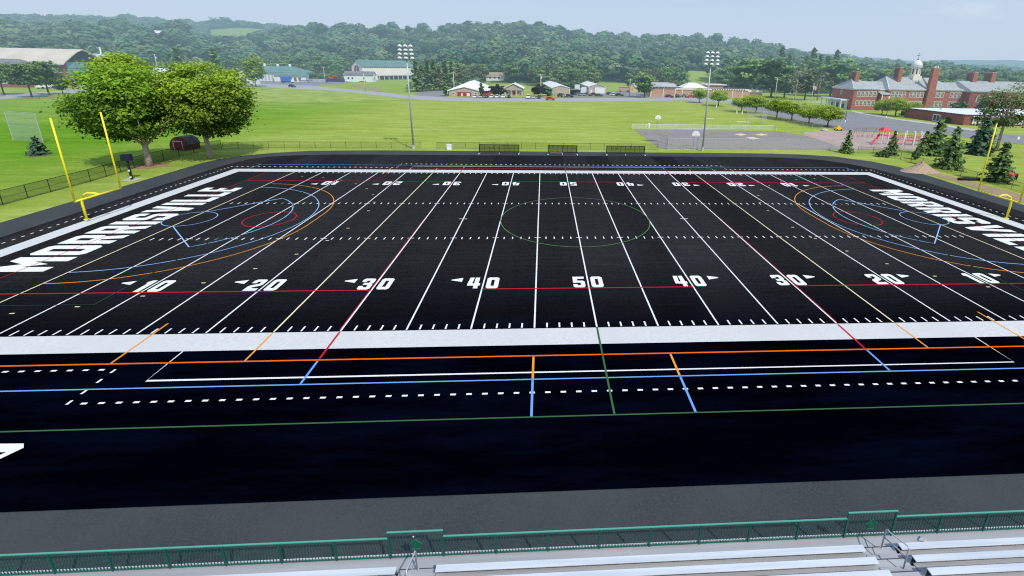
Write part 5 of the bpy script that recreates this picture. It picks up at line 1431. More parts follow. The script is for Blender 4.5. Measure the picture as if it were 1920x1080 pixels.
for x in (195.4, 200.6, 205.8, 211.0, 216.2):
    arch_ = [(x-1.1, 4.6), (x+1.1, 4.6), (x+1.1, 6.5)] + [(x+1.1*math.cos(rad(a)), 6.5+1.1*math.sin(rad(a))) for a in range(15, 166, 15)] + [(x-1.1, 6.5)]
    o = MB().hull([(p[0], 150.40, p[1]) for p in arch_], [(p[0], 150.28, p[1]) for p in arch_]).build('arched_window', M['cream'], S)
    ap = [(x+(p[0]-x)*.78, 4.85+(p[1]-4.6)*.82) for p in arch_]
    MB().hull([(p[0], 150.28, p[1]) for p in ap], [(p[0], 150.24, p[1]) for p in ap]).build('pane', M['pane'], o)
# white porch on the end wall
P = MB().box(133.6, 137.75, 156.0, 172.5, 4.1, 4.7).build('porch', M['white_siding'], S)
pc = MB()
for y in (156.4, 160.2, 164.0, 168.0, 172.0): pc.lathe([(.32, 0), (.30, .3), (.26, .4), (.22, 3.8), (.32, 4.1)], 12, (134.1, y, 0))
pc.build('column', M['white_siding'], P)
MB().box(137.6, 137.79, 157, 172, 0, 4.1).build('porch_wall', M['white_siding'], P)
MB().box(137.55, 137.6, 163.2, 165.2, .1, 2.6).box(137.55, 137.6, 159.0, 160.8, .1, 2.4).box(137.55, 137.6, 168.0, 169.8, .1, 2.4).build('door', M['dark_glass'], P)

# --- gym
S = thing('gym', 'low brick gym with a flat white roof beside the school lot', 'school', (0, 0, 0))
gx = [(143.5, 100.6), (230, 97.5), (230, 127), (141.2, 125.4)]
MB().hull([(*p, 0) for p in gx], [(*p, 3.5) for p in gx]).build('wall', M['brick_dark'], S)
cxm, cym = 185, 112
MB().hull([(p[0]+(p[0]-cxm)*.006, p[1]+(p[1]-cym)*.02, 3.5) for p in gx], [(p[0]+(p[0]-cxm)*.006, p[1]+(p[1]-cym)*.02, 3.75) for p in gx]).build('roof_edge', M['shingle'], S)
rp_ = [(p[0]-(p[0]-cxm)*.002, p[1]-(p[1]-cym)*.01) for p in gx]
MB().hull([(*p, 3.75) for p in rp_], [(*p, 3.80) for p in rp_]).build('roof', M['white_roof'], S)
MB().box(160, 163, 110, 113, 3.8, 4.6).box(178, 180, 115, 117, 3.8, 4.4).box(150, 151, 118, 119, 3.8, 4.3).build('roof_vent', M['lamp'], S)
dv = Vector((gx[3][0]-gx[0][0], gx[3][1]-gx[0][1], 0)).normalized()
ang = math.atan2(dv.y, dv.x)
D = MB().box(-1.5, 1.5, -.06, .06, 0, 2.6).build('door', M['white_siding'], S); D.location = (gx[0][0]+dv.x*10.6, gx[0][1]+dv.y*10.6, .1); D.rotation_euler = (0, 0, ang)
MB().box(-1.2, -.12, .06, .09, .25, 2.3).box(.12, 1.2, .06, .09, .25, 2.3).build('glass', M['dark_glass'], D)
D2 = MB().box(-2.4, -1.55, .0, .12, 0, 2.9).build('door_pier', M['brick_dark'], S); D2.location = D.location; D2.rotation_euler = D.rotation_euler
for k in range(9):
    x = 149+k*6.5
    o = MB().box(x-2.6, x+2.6, 100.25-(x-143.5)*.0358, 100.55-(x-143.5)*.0358, .5, 3.3).build('window_bay', M['cream_siding'], S)
    MB().box(x-2.3, x+2.3, 100.2-(x-143.5)*.0358, 100.26-(x-143.5)*.0358, 1.4, 2.9).build('pane', M['pane'], o)

# --- long tan brick building
S = thing('tan_building', 'long flat roofed tan brick building with cream fascia behind parked cars', 'building', (0, 0, 0))
tb = M['tan_brick']
MB().box(58.6, 73.2, 219, 236, 0, 5.0).build('tall_block', tb, S)
MB().box(73.2, 119.5, 225, 240, 0, 4.2).build('long_wing', tb, S)
MB().box(119.5, 131, 230, 242, 0, 3.0).build('end_wing', tb, S)
MB().box(58.4, 73.4, 218.7, 236.3, 5.0, 6.0).box(73.45, 119.7, 224.6, 240.3, 4.2, 5.1).box(119.75, 131.2, 229.7, 242.3, 3.0, 4.4).build('fascia', M['cream'], S)
MB().hull([(57.6, 217.9, 6.0), (74.2, 217.9, 6.0), (74.2, 237, 6.0), (57.6, 237, 6.0)], [(58.2, 221, 7.9), (72.6, 221, 7.9), (72.6, 236, 7.9), (58.2, 236, 7.9)]).build('grey_roof', M['grey_roof'], S)
MB().box(73.6, 119.6, 224.8, 240.1, 5.1, 5.25).build('flat_roof', M['shingle'], S)
o = MB().hull([(79.5, 226.5, 5.25), (95.5, 226.5, 5.25), (95.5, 238, 5.25), (79.5, 238, 5.25)], [(85, 231, 8.1), (89, 231, 8.1), (89, 234, 8.1), (85, 234, 8.1)]).build('tent_roof', M['white_roof'], S)
MB().box(94.8, 105, 228, 237, 5.25, 7.0).build('roof_block', tb, S)
MB().box(93.6, 107, 227.2, 238, 7.0, 7.5).build('roof_block_top', M['cream'], S)
pl = MB()
for x in (58.7, 65.9, 73.0): pl.box(x-.25, x+.25, 218.78, 219.0, 0, 4.99)
for x in (79, 85.5, 92, 98, 104, 110, 116): pl.box(x-.22, x+.22, 224.75, 225.0, 0, 4.19)
pl.build('pilaster', M['cream'], S)
for k in range(16):
    x = 60.0+.82*k + (.5 if k > 7 else 0)
    MB().box(x-.28, x+.28, 218.64, 218.70, 5.15, 5.65).build('vent_window', M['dark_glass'], S)
for k in range(14):
    x = 97.5+1.5*k
    MB().box(x-.45, x+.45, 224.54, 224.60, 4.35, 4.85).build('vent_window', M['dark_glass'], S)

# --- red doored low building with white roof
S = thing('red_door_building', 'low tan building with a white metal roof and red doors', 'building', (0, 0, 0))
gable_walls(MB(), -54.6, -38.2, 202.2, 207, 2.7, 4.6).build('porch_wall', M['siding'], S)
gable(MB(), -54.9, -37.9, 202.2, 208, 2.75, 4.75, .5).build('porch_roof', M['white_roof'], S)
MB().box(-55.6, -34.2, 205, 232, 0, 2.95).build('wall', M['siding'], S)
rf = MB(); rf.v += [(-56.6, 204, 2.6), (-33.6, 204, 3.0), (-33.6, 233, 3.0), (-56.6, 233, 2.6), (-45, 213.5, 7.5), (-45, 231, 7.5)]
rf.f += [(0, 1, 4), (1, 2, 5, 4), (2, 3, 5), (3, 0, 4, 5), (3, 2, 1, 0)]; rf.build('roof', M['white_roof'], S)
MB().box(-34.2, -34.1, 205.6, 222, .1, 2.9).box(-37.8, -34.25, 204.85, 205, .1, 2.9).build('red_panel', M['door_red'], S)
d = MB().box(-50.2, -42.9, 202.0, 202.2, 0, 2.15).build('door', M['door_red'], S)
MB().box(-48.2, -47.4, 201.93, 202.0, .1, 1.5).box(-45.3, -43.6, 201.93, 202.0, .1, 1.7).build('door_panel', M['white_siding'], d)
for x in (-52.4, -40.5): window(S, x, 202.18, .9, 2.0, 1.5, bars=False)
# --- tan house
S = thing('tan_house', 'small tan house with a white metal gable roof between two purple trees', 'house', (0, 0, 0))
gable_walls(MB(), -25.6, -15.6, 210, 222, 4.2, 6.5).build('wall', M['siding'], S)
gable(MB(), -25.8, -15.4, 208.2, 222, 4.25, 6.7, .5).build('roof', M['white_roof'], S)
gable_walls(MB(), -25.5, -15.7, 208.3, 210, 4.15, 6.45, z0=3.2).build('gable_front', M['siding'], S)
MB().box(-25.4, -15.8, 208.3, 210, 0, .35).build('porch_floor', M['tan_brick'], S)
pc = MB()
for x in (-25.2, -22, -19.2, -16): pc.box(x-.15, x+.15, 208.4, 208.7, .35, 3.2)
pc.build('porch_post', M['white_siding'], S)
MB().box(-21.0, -19.9, 209.9, 210.0, .4, 2.6).build('door', M['door_red'], S)
for x in (-24.2, -22.6, -18.0): window(S, x, 209.98, 1.1, 2.7, 1.3, bars=False)
# --- metal sheds
def shed(name, label, x0, x1, y0, y1, ze, zr, rz, org, wallm, door):
    S = thing(name, label, 'shed', (*org, 0), rz)
    gable_walls(MB(), x0, x1, y0, y1, ze, zr).build('wall', M[wallm], S)
    gable(MB(), x0, x1, y0, y1, ze+.05, zr+.12, .35).build('roof', M['white_roof'], S)
    for a, b, h, m in door: MB().box(a, b, y0-.08, y0, 0, h).build('door', M[m], S)
    MB().box(x0-.02, x0+.25, y0-.05, y0-.01, 0, ze).build('corner_trim', M['white_siding'], S); MB().box(x1-.25, x1+.02, y0-.05, y0-.01, 0, ze).build('corner_trim', M['white_siding'], S)
shed('metal_shed', 'tan metal shed with a white roof beside the utility pole, cars in front', 0, 10.3, 0, 62, 4.3, 5.6, rad(5), (.7, 217), 'siding', [(1.5, 3.6, 2.4, 'siding')])
shed('metal_garage', 'tan metal garage with a big white roller door', 0, 10.6, 0, 46, 4.0, 5.6, rad(3), (24.6, 244.5), 'siding', [(3.9, 10.2, 3.6, 'white_siding'), (1.0, 2.2, 2.2, 'white_siding')])
# lean-to and yellow house
S = thing('yellow_house', 'small yellow house with a grey roof beside a utility pole', 'house', (52.7, 255.5, 0), rad(-20))
gable_walls(MB(), 0, 3.4, 0, 8, 3.8, 5.9).build('wall', M['yellow_siding'], S)
gable(MB(), 0, 3.4, 0, 8, 3.85, 6.0, .3).build('roof', M['grey_roof'], S)
window(S, 1.7, -.02, 1.5, 2.9, .9, bars=False)
t = thing('shed_awning', 'dark open lean to roof between the tan shed and the garage', 'shelter', (11.6, 222, 0))
MB().hull([(0, 0, 3.9), (6.5, 2, 2.7), (6.5, 8, 2.7), (0, 8, 3.9)], [(0, 0, 4.05), (6.5, 2, 2.85), (6.5, 8, 2.85), (0, 8, 4.05)]).build('roof', M['shingle'], t)
for p in ((.2, .3, 3.9), (6.2, 2.3, 2.75), (6.2, 7.6, 2.75), (.2, 7.6, 3.9)): MB().tube((p[0], p[1], 0), p, .10, n=6).build('post', M['black_metal'], t)
MB().box(.4, 6.2, 7.7, 7.8, 0, 2.7).build('back_wall', M['shingle'], t)
# --- white barn with the green roof
S = thing('barn', 'long cream barn with a green metal roof and an arched gable window', 'barn', (*(-161.52, 371.30), 0), rad(52))
BL, BW = 54, 16
MB().box(0, BL, 0, BW, 0, 11.6).build('wall', M['cream_siding'], S)
gable_walls(MB(), .01, BL-.01, .01, BW-.01, 11.61, 16.6, 'x', 11.6).build('gable_wall', M['white_siding'], S)
gable(MB(), 0, BL, 0, BW, 11.7, 16.8, .7, .2, 'x').build('roof', M['green_roof'], S)
for k in range(22):
    x = 3+k*2.3
    MB().box(x-.8, x+.8, -.06, 0, 10.2, 11.4).build('clerestory_window', M['siding'], S)
ar = [(4.2, 6.0), (11.8, 6.0), (11.8, 9.4)] + [(8+3.8*math.cos(rad(a)), 9.4+3.2*math.sin(rad(a))) for a in range(15, 166, 15)] + [(4.2, 9.4)]
o = MB().hull([(-.01, p[0], p[1]) for p in ar], [(-.14, p[0], p[1]) for p in ar]).build('arched_window', M['brick_dark'], S)
MB().box(-.2, -.141, 7.85, 8.15, 6.1, 12.4).build('mullion', M['cream'], o)
MB().box(14, 50, -2.6, 0, 3.4, 3.7).build('lean_to_roof', M['grey_shingle'], S)
for k in range(8): MB().box(14.4+k*4.8, 14.8+k*4.8, -2.4, -2.1, 0, 3.4).build('porch_post', M['white_siding'], S)
MB().box(15, 49, -.08, 0, .1, 3.1).build('shaded_front', M['lamp_dark'], S)  # dark panel painted as the shade under the lean-to roof
S = thing('white_cottage', 'small white cottage with a grey shingle roof in front of the barn', 'house', (-165.2, 340.5, 0))
gable_walls(MB(), 0, 22.5, 0, 9, 5.4, 8.0, 'x').build('wall', M['white_siding'], S)
gable(MB(), 0, 22.5, 0, 9, 5.45, 8.1, .5, .2, 'x').build('roof', M['grey_shingle'], S)
for x in (3.6, 6.8, 15.8): window(S, x, -.02, 2.0, 3.7, 1.6, fr='white_siding', pane='dark_glass', bars=False)
window(S, 22.52, 4.5, 2.0, 3.7, 1.5, 'x', fr='white_siding', pane='dark_glass', bars=False)
# --- store
S = thing('store', 'wide white store with a green metal roof and three roof vents', 'store', (0, 0, 0))
MB().box(-226, -196, 330, 348, 0, 6.6).build('wall', M['white_siding'], S)
hip(MB(), -227, -192, 329.5, 349, 6.65, 11.4, -226, -204, .8).build('roof', M['green_roof'], S)
MB().box(-212, -188.2, 326.5, 330, 0, 4.6).build('front_wing', M['cream_siding'], S)
MB().hull([(-213, 325.4, 4.65), (-186.8, 325.4, 4.65), (-186.8, 331, 4.65), (-213, 331, 4.65)], [(-211, 330.0, 7.2), (-191.5, 330.0, 7.2), (-191.5, 331, 7.2), (-211, 331, 7.2)]).build('front_roof', M['green_roof'], S)
for x in (-224.5, -214.5, -205.2): MB().lathe([(.95, 0), (.95, 1.5), (.7, 1.9)], 10, (x, 339, 11.0)).build('roof_vent', M['lamp'], S)
for k in range(5): MB().box(-223.5+k*2.6, -222.2+k*2.6, 329.9, 330, .6, 5.4).build('shop_panel', M['galv'], S)
for k in range(4): MB().box(-204+k*3.4, -202+k*3.4, 326.4, 326.5, .4, 3.2).build('shop_window', M['pane'], S)
# --- arched hall and its low front building
S = thing('arched_hall', 'big hall with a beige roof and an arched glazed end at far left', 'hall', (0, 0, 0))
hx0, hx1, hy0, hy1 = -360, -276, 236.5, 260.5
prof = [(0, 13.2), (2.0, 14.4), (4.5, 16.2), (8, 18.4), (12, 19.9), (16, 18.4), (19.5, 16.2), (22, 14.4), (24, 13.2)]
MB().hull([(hx0, hy0+p[0], p[1]) for p in [(0, 0)]+prof+[(24, 0)]], [(hx1-1.5, hy0+p[0], p[1]) for p in [(0, 0)]+prof+[(24, 0)]]).build('wall', M['brick_dark'], S)
mb = MB(); pr2 = [(-1.8, 11.6)]+prof+[(25.8, 11.6)]
for a, b in zip(pr2[:-1], pr2[1:]): mb.hull([(hx0, hy0+a[0], a[1]+.03), (hx1, hy0+a[0], a[1]+.03), (hx1, hy0+b[0], b[1]+.03), (hx0, hy0+b[0], b[1]+.03)], [(hx0, hy0+a[0], a[1]+.5), (hx1, hy0+a[0], a[1]+.5), (hx1, hy0+b[0], b[1]+.5), (hx0, hy0+b[0], b[1]+.5)])
mb.build('roof', M['beige_roof'], S)
# the glazed end is seen obliquely from the stands
gl = [(2.2, 13.4)]+[(y, z-.4) for y, z in prof[1:-1]]+[(21.8, 13.4)]
MB().hull([(hx1-1.5, hy0+p[0], p[1]) for p in gl], [(hx1-1.35, hy0+p[0], p[1]) for p in gl]).build('arched_window', M['dark_glass'], S)
MB().box(hx1-1.5, hx1-1.3, hy0+1.2, hy0+22.8, 6.2, 13.2).build('glass_wall', M['teal_glass'], S)
mu = MB()
for k in range(1, 4): mu.box(hx1-1.3, hx1-1.2, hy0+1.2+k*5.4-.1, hy0+1.2+k*5.4+.1, 6.2, 13.2)
mu.box(hx1-1.3, hx1-1.22, hy0+1.2, hy0+22.8, 9.6, 9.8).build('mullion', M['brick_dark'], S)
MB().box(hx1-1.5, hx1-1.28, hy0+1.2, hy0+22.8, 1.2, 4.4).build('lower_glass', M['teal_glass'], S)
MB().box(hx1-12, hx1-3, hy1+2, hy1+12, 0, 18.0).build('side_block', M['white_roof'], S)
MB().tube((hx1-5, hy1+5, 18), (hx1-5, hy1+5, 22), .4, n=8).build('flue', M['lamp'], S)
S = thing('low_grey_building', 'low brick building with a grey hipped roof in front of the arched hall', 'building', (0, 0, 0))
MB().box(-345, -279, 215, 234, 0, 7.2).build('wall', M['brick_dark'], S)
hip(MB(), -346, -278, 214, 235, 7.3, 14.6, -344, -288, .6).build('roof', M['grey_shingle'], S)
MB().box(-345, -279, 214.8, 215, 2.0, 3.2).build('white_band', M['white_siding'], S)
S = thing('white_outbuilding', 'small white building seen between the crowns of the two big trees', 'house', (*(-280.09, 301.98), 0))
gable_walls(MB(), -5, 5, 0, 12, 5.6, 8.4).build('wall', M['white_siding'], S); gable(MB(), -5, 5, 0, 12, 5.65, 8.5, .4).build('roof', M['white_roof'], S)
S = thing('white_garage', 'white building half hidden behind the light green roadside tree', 'house', (*(-206.84, 280.25), 0))
gable_walls(MB(), -5, 5, 0, 10, 6.0, 9.4).build('wall', M['white_siding'], S); gable(MB(), -5, 5, 0, 10, 6.05, 9.5, .5).build('roof', M['tan_roof'], S)
MB().box(-2, 2, -.06, 0, 0, 4.2).build('door', M['lamp_dark'], S)
# --- houses in the woods
for (r, x, y, z), w, h, rm, lb in zip(HPOS, (14, 9, 12, 16), (3.2, 3.6, 4.2, 5), ('tan_roof', 'white_roof', 'white_roof', 'white_roof'),
    ('white house with a tan roof at the foot of the wooded hill', 'tiny white roofed house high in the centre of the wooded hill', 'small white house in the woods left of the right floodlight pole', 'white houses among the hazy trees at upper left')):
    S = thing('hillside_house', lb, 'house', (x, y, z-1), 0)
    gable_walls(MB(), -w/2, w/2, 0, 9, h+1, h+4, 'x').build('wall', M['white_siding'], S)
    gable(MB(), -w/2, w/2, 0, 9, h+1.05, h+4.1, .6, .2, 'x').build('roof', M[rm], S)
    for k in range(3): MB().box(-w/2+w*(k+.7)/4, -w/2+w*(k+1.1)/4, -.08, 0, 2.6, 4.2).build('window', M['dark_glass'], S)

# ------------------------------------------------------------------ vehicles
PAINT = {}
def paint_mat(n, c):
    if n not in PAINT: PAINT[n] = mat('car_paint_'+n, c, rough=.3, spec=.5)
    return PAINT[n]
def car_mesh():
    body = MB()
    side = [(-2.2, .32), (2.2, .32), (2.25, .60), (2.15, .82), (1.2, .96), (-1.6, 1.0), (-2.2, .92), (-2.28, .6)]
    body.hull([(x, -.86, z) for x, z in side], [(x, .86, z) for x, z in side])
    cab = [(-1.75, .99), (1.05, .97), (.35, 1.47), (-1.25, 1.50)]
    glass = MB().hull([(x, -.74, z) for x, z in cab[:2]][::1] + [(1.05, .74, .97), (-1.75, .74, .99)], [(-1.25, -.62, 1.45), (.35, -.62, 1.43), (.35, .62, 1.43), (-1.25, .62, 1.45)])
    roof = MB().hull([(-1.27, -.63, 1.45), (.37, -.63, 1.43), (.37, .63, 1.43), (-1.27, .63, 1.45)], [(-1.15, -.55, 1.53), (.22, -.55, 1.51), (.22, .55, 1.51), (-1.15, .55, 1.53)])
    wheel = MB().tube((0, -.12, 0), (0, .12, 0), .33, n=14)
    lampm = MB().box(2.17, 2.24, -.72, -.42, .62, .76).box(2.17, 2.24, .42, .72, .62, .76)
    return [x.mesh(n) for x, n in ((body, 'car_body'), (glass, 'car_windows'), (roof, 'car_roof'), (wheel, 'car_wheel'), (lampm, 'car_headlights'))]
CM = None
def car(loc, rz, pm, label, group, s=1.0, kind='car'):
    global CM
    if CM is None: CM = car_mesh()
    t = thing('parked_car' if kind == 'car' else 'moving_car', label, 'car', (*loc, .06), rz, group, s)
    def put(name, me, m):
        o = bpy.data.objects.new(name, me); COL.objects.link(o); o.parent = t
        if not me.materials: me.materials.append(m)
        o.material_slots[0].link = 'OBJECT'; o.material_slots[0].material = m
        return o
    put('body', CM[0], pm); put('windows', CM[1], M['dark_glass']); put('roof', CM[2], pm); put('headlight', CM[4], M['lamp'])
    for x in (-1.35, 1.4):
        for y in (-.8, .8):
            w = put('wheel', CM[3], M['rubber']); w.location = (x, y, .33)
    return t
W_, SV, DK, BK, RD, MR, BR, BLc = paint_mat('white', (.78, .78, .78)), paint_mat('silver', (.45, .47, .50)), paint_mat('dark_grey', (.06, .065, .08)), paint_mat('black', (.015, .017, .022)), paint_mat('red', (.42, .03, .05)), paint_mat('maroon', (.16, .03, .04)), paint_mat('brown', (.20, .12, .11)), paint_mat('pale_blue', (.38, .48, .58))
h = -math.pi/2
G1 = 'cars parked along the road before the white roofed buildings'
for (u, rz, m, lb, s) in [
    ((-39.45, 191.50), h, W_, 'white car leftmost in the row before the red doored building', 1),
    ((-36.53, 192.10), h, SV, 'silver car second from the left before the red doored building', 1),
    ((-34.07, 193.34), h, DK, 'dark grey car beside the columnar evergreen by the road', 1),
    ((-31.16, 193.19), h, W_, 'white car left of three parked before the left purple tree', 1.05),
    ((-28.32, 193.77), h, W_, 'white car in the middle of three parked before the left purple tree', 1.1),
    ((-25.19, 194.41), h, W_, 'tall white car right of three parked before the left purple tree', 1.2),
    ((-22.26, 194.27), h, BK, 'black car parked left of the tan house', 1),
    ((-12.05, 193.38), h, W_, 'white van left in the row before the right purple tree', 1.25),
    ((-9.42, 193.91), h, SV, 'silver car before the right purple tree', 1.05),
    ((-6.34, 193.80), h, BK, 'black car right of the silver one before the right purple tree', 1.05)]:
    car(u, rz, m, lb, G1, s)
car((-0.72, 183.66), 0, RD, 'red car on the road below the utility pole', 'cars on the road', 1.08)
car((-163.14, 255.98), rad(-28), BK, 'black car driving on the road by the green roofed store', 'cars on the road', 1.15, 'moving')
G2 = 'cars parked around the tan sheds'
for (u, rz, m, lb, s) in [
    ((5.94, 207.06), rad(-60), BR, 'brown van parked at the wall of the first tan shed', 1.35),
    ((10.04, 205.92), rad(-20), BK, 'black car right of the brown van at the first tan shed', 1.15),
    ((16.42, 224.75), rad(-50), BLc, 'pale blue car between the lean to and the garage', 1.2),
    ((18.28, 220.25), rad(-30), SV, 'silver car just right of the pale blue one', 1.1),
    ((21.35, 219.61), rad(-15), BR, 'brown car left of two before the garage', 1.1),
    ((25.52, 220.53), rad(-10), MR, 'maroon car right of two before the garage', 1.25),
    ((27.91, 216.72), rad(-10), DK, 'dark grey low car at the right before the garage', 1.05),
    ((36.23, 232.05), rad(-40), DK, 'dark grey car left in the yard right of the garage', 1.0),
    ((37.83, 225.03), rad(-30), W_, 'white car in the yard right of the garage', 1.1),
    ((40.43, 221.16), rad(0), BK, 'black car right in the yard beside the garage', 1.15)]:
    car(u, rz, m, lb, G2, s)
G3 = 'cars parked before the long tan building'
for (u, rz, m, lb, s) in [
    ((69.11, 216.15), rad(-30), MR, 'maroon car before the tall block of the tan building', 1.15),
    ((74.64, 218.97), rad(-60), DK, 'dark grey car at the corner of the tan building', 1.15),
    ((80.03, 220.95), rad(-70), SV, 'grey car left of the red one at the tan building', 1.15),
    ((81.80, 216.26), rad(-10), paint_mat('bright_red', (.55, .03, .04)), 'bright red car before the long tan building', 1.0),
    ((120.40, 235.75), rad(-20), MR, 'maroon car partly hidden behind the drive trees', 1.1)]:
    car(u, rz, m, lb, G3, s)
G4 = 'cars parked before the green roofed store'
car((-187.72, 320.24), rad(-5), W_, 'white car left of two before the store front', G4, 1.15)
car((-184.75, 321.46), rad(-8), SV, 'silver car right of two before the store front', G4, 1.15)
car((-163.23, 342.45), rad(-60), W_, 'white car beside the navy containers', G4, 1.1)
# trucks, containers, trailers
def truck(loc, rz, label, boxm, cabm, L=6.5, H=3.2):
    t = thing('truck', label, 'truck', (*loc, .05), rz)
    MB().box(-L/2, L/2-1.9, -1.2, 1.2, .9, H).build('cargo_box', boxm, t, bevel=.06)
    MB().hull([(L/2-1.8, -1.1, .6), (L/2, -1.1, .6), (L/2, 1.1, .6), (L/2-1.8, 1.1, .6)], [(L/2-1.8, -1.0, 2.4), (L/2-.6, -1.0, 2.4), (L/2-.6, 1.0, 2.4), (L/2-1.8, 1.0, 2.4)]).build('cab', cabm, t, bevel=.06)
    MB().box(-L/2, L/2-.2, -.9, .9, .45, .9).build('chassis', M['black_metal'], t)
    for x in (-L/2+1.2, L/2-1.0):
        for y in (-1.0, 1.0): MB().tube((x, y-.15, .45), (x, y+.15, .45), .45, n=12).build('wheel', M['rubber'], t)
truck((-192.90, 308.89), rad(0), 'blue box truck in front of the green roofed store', M['blue_box'], W_, 9, 4.4)
truck((18.83, 263.54), rad(70), 'white box truck behind the lean to between the sheds', M['white_siding'], W_, 6.5, 4.2)
t = thing('box_trailer', 'white box trailer at the left wall of the garage', 'trailer', (*(20.78, 239.13), .05), rad(75))
MB().box(-3.5, 3.5, -1.2, 1.2, .7, 3.6).build('cargo_box', M['white_siding'], t, bevel=.06)
for y in (-1.0, 1.0): MB().tube((0, y-.15, .4), (0, y+.15, .4), .4, n=12).build('wheel', M['rubber'], t)
def container(loc, rz, L, m, label):
    t = thing('container', label, 'container', (*loc, 0), rz)
    MB().box(-L/2, L/2, -1.2, 1.2, .15, 2.7).build('shell', M[m], t, bevel=.04)
    rb = MB()
    for k in range(int(L/1.2)): rb.box(-L/2+.5+k*1.2, -L/2+.62+k*1.2, -1.26, -1.2, .2, 2.65)
    rb.build('rib', M[m], t)
container((-174.49, 318.06), rad(-3), 9, 'grey_roof', 'grey container left of the pale utility pole')
container((-172.56, 322.60), rad(-3), 4, 'navy', 'navy container behind the pale utility pole')
container((-168.91, 333.90), rad(-3), 13, 'navy', 'long navy container right of the pale utility pole')
t = thing('excavator', 'orange digger standing behind the navy containers', 'excavator', (*(-185.94, 366.00), 0), rad(10))
MB().box(-2, 2, -1.2, 1.2, .2, 1.0).build('tracks', M['rubber'], t, bevel=.2)
MB().hull([(-1.8, -1.1, 1.0), (1.2, -1.1, 1.0), (1.2, 1.1, 1.0), (-1.8, 1.1, 1.0)], [(-1.6, -1, 2.6), (.8, -1, 2.6), (.8, 1, 2.6), (-1.6, 1, 2.6)]).build('body', M['bright_orange'], t, bevel=.1)
MB().path([(1.0, 0, 1.8), (3.4, 0, 4.2), (5.2, 0, 2.2)], .28, 6).build('arm', M['bright_orange'], t)
t = thing('orange_barrier', 'low orange barrier on the grass before the white cottage', 'barrier', (*(-147.78, 332.63), 0))
MB().box(-2.5, 2.5, -.1, .1, .3, 1.2).build('board', M['bright_orange'], t); MB().box(-2.3, -2.1, -.3, .3, 0, .3).box(2.1, 2.3, -.3, .3, 0, .3).build('foot', M['black_metal'], t)
o = MB().lathe([(2.4, 0), (2.0, .7), (.9, 1.3), (.2, 1.5)], 14).build('yellow_tarp', M['yellow_plastic'], smooth=True); o.location = (*(-171.50, 366.71), 0); tag(o, 'yellow tarpaulin heap left of the white cottage', 'tarpaulin')
t = thing('farm_wagon', 'dull orange wagon by the meadow left of the yellow house', 'wagon', (*(50.84, 266.10), 0), rad(-5))
MB().box(-4, 4, -1.3, 1.3, .8, 2.4).build('bed', M['tan_brick'], t)
for x in (-2.6, 2.6):
    for y in (-1.2, 1.2): MB().tube((x, y-.12, .5), (x, y+.12, .5), .5, n=12).build('wheel', M['rubber'], t)
t = thing('shop_van', 'pale van standing behind the trees before the low grey building', 'van', (*(-265.58, 210.88), .05), rad(80), scale=1.5)
MB().hull([(-2.4, -.95, .4), (2.4, -.95, .4), (2.4, .95, .4), (-2.4, .95, .4)], [(-2.3, -.85, 2.1), (1.4, -.85, 2.1), (1.4, .85, 2.1), (-2.3, .85, 2.1)]).build('body', M['cream_siding'], t, bevel=.08)
MB().box(-2.43, -2.35, -.7, .7, 1.3, 1.9).build('window', M['dark_glass'], t)
for x in (-1.5, 1.5):
    for y in (-.85, .85): MB().tube((x, y-.12, .35), (x, y+.12, .35), .35, n=12).build('wheel', M['rubber'], t)

# ------------------------------------------------------------------ bleachers at the bottom of the picture
Bz = 1.2
t = thing('bleachers', 'aluminium bleachers with pale seat planks at the bottom of the picture', 'bleachers', (0, 0, 0))
X0, X1 = -42.0, 42.0
rows = 9; run, rise = .61, .245
aisles = [(-9.02, -7.66), (7.95, 9.32)]
segs = [(X0, -9.02), (-7.66, 7.95), (9.32, X1)]
MB().box(X0, X1, -41.66, -41.135, Bz-.08, Bz).build('front_walk', M['deck'], t)
MB().box(X0, X1, -41.13, -41.10, Bz-.06, Bz+.098).build('toe_board', M['alu'], t)
for r in range(rows):
    y = -41.79 - run*r; zs = Bz + .45 + rise*r; zf = Bz + rise*r
    for x0, x1 in segs:
        MB().box(x0, x1, y-.245, y, zs-.045, zs).build('seat_plank', M['alu'], t, bevel=.012)
        MB().box(x0+.02, x1-.02, y-.05, y-.03, zf, zs-.046).build('seat_support', M['deck_dark'], t)  # board coloured dark to paint the shadow line under each seat
        MB().box(x0, x1, y-.245-run+.27, y-.15, zf+rise-.03, zf+rise).build('foot_board', M['deck'], t)
    for x0, x1 in aisles:
        MB().box(x0+.03, x1-.03, y-.22, y+.13, zf+.10, zf+.13).build('aisle_step', M['deck'], t)
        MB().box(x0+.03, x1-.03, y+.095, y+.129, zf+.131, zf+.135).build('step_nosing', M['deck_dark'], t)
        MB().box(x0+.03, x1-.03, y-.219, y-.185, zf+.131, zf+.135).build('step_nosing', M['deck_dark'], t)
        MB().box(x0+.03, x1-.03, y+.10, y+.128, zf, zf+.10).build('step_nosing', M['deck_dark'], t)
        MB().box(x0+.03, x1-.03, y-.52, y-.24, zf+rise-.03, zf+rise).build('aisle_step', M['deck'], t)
        MB().box(x0+.03, x1-.03, y-.25, y-.222, zf+.0, zf+rise-.031).build('step_nosing', M['deck_dark'], t)
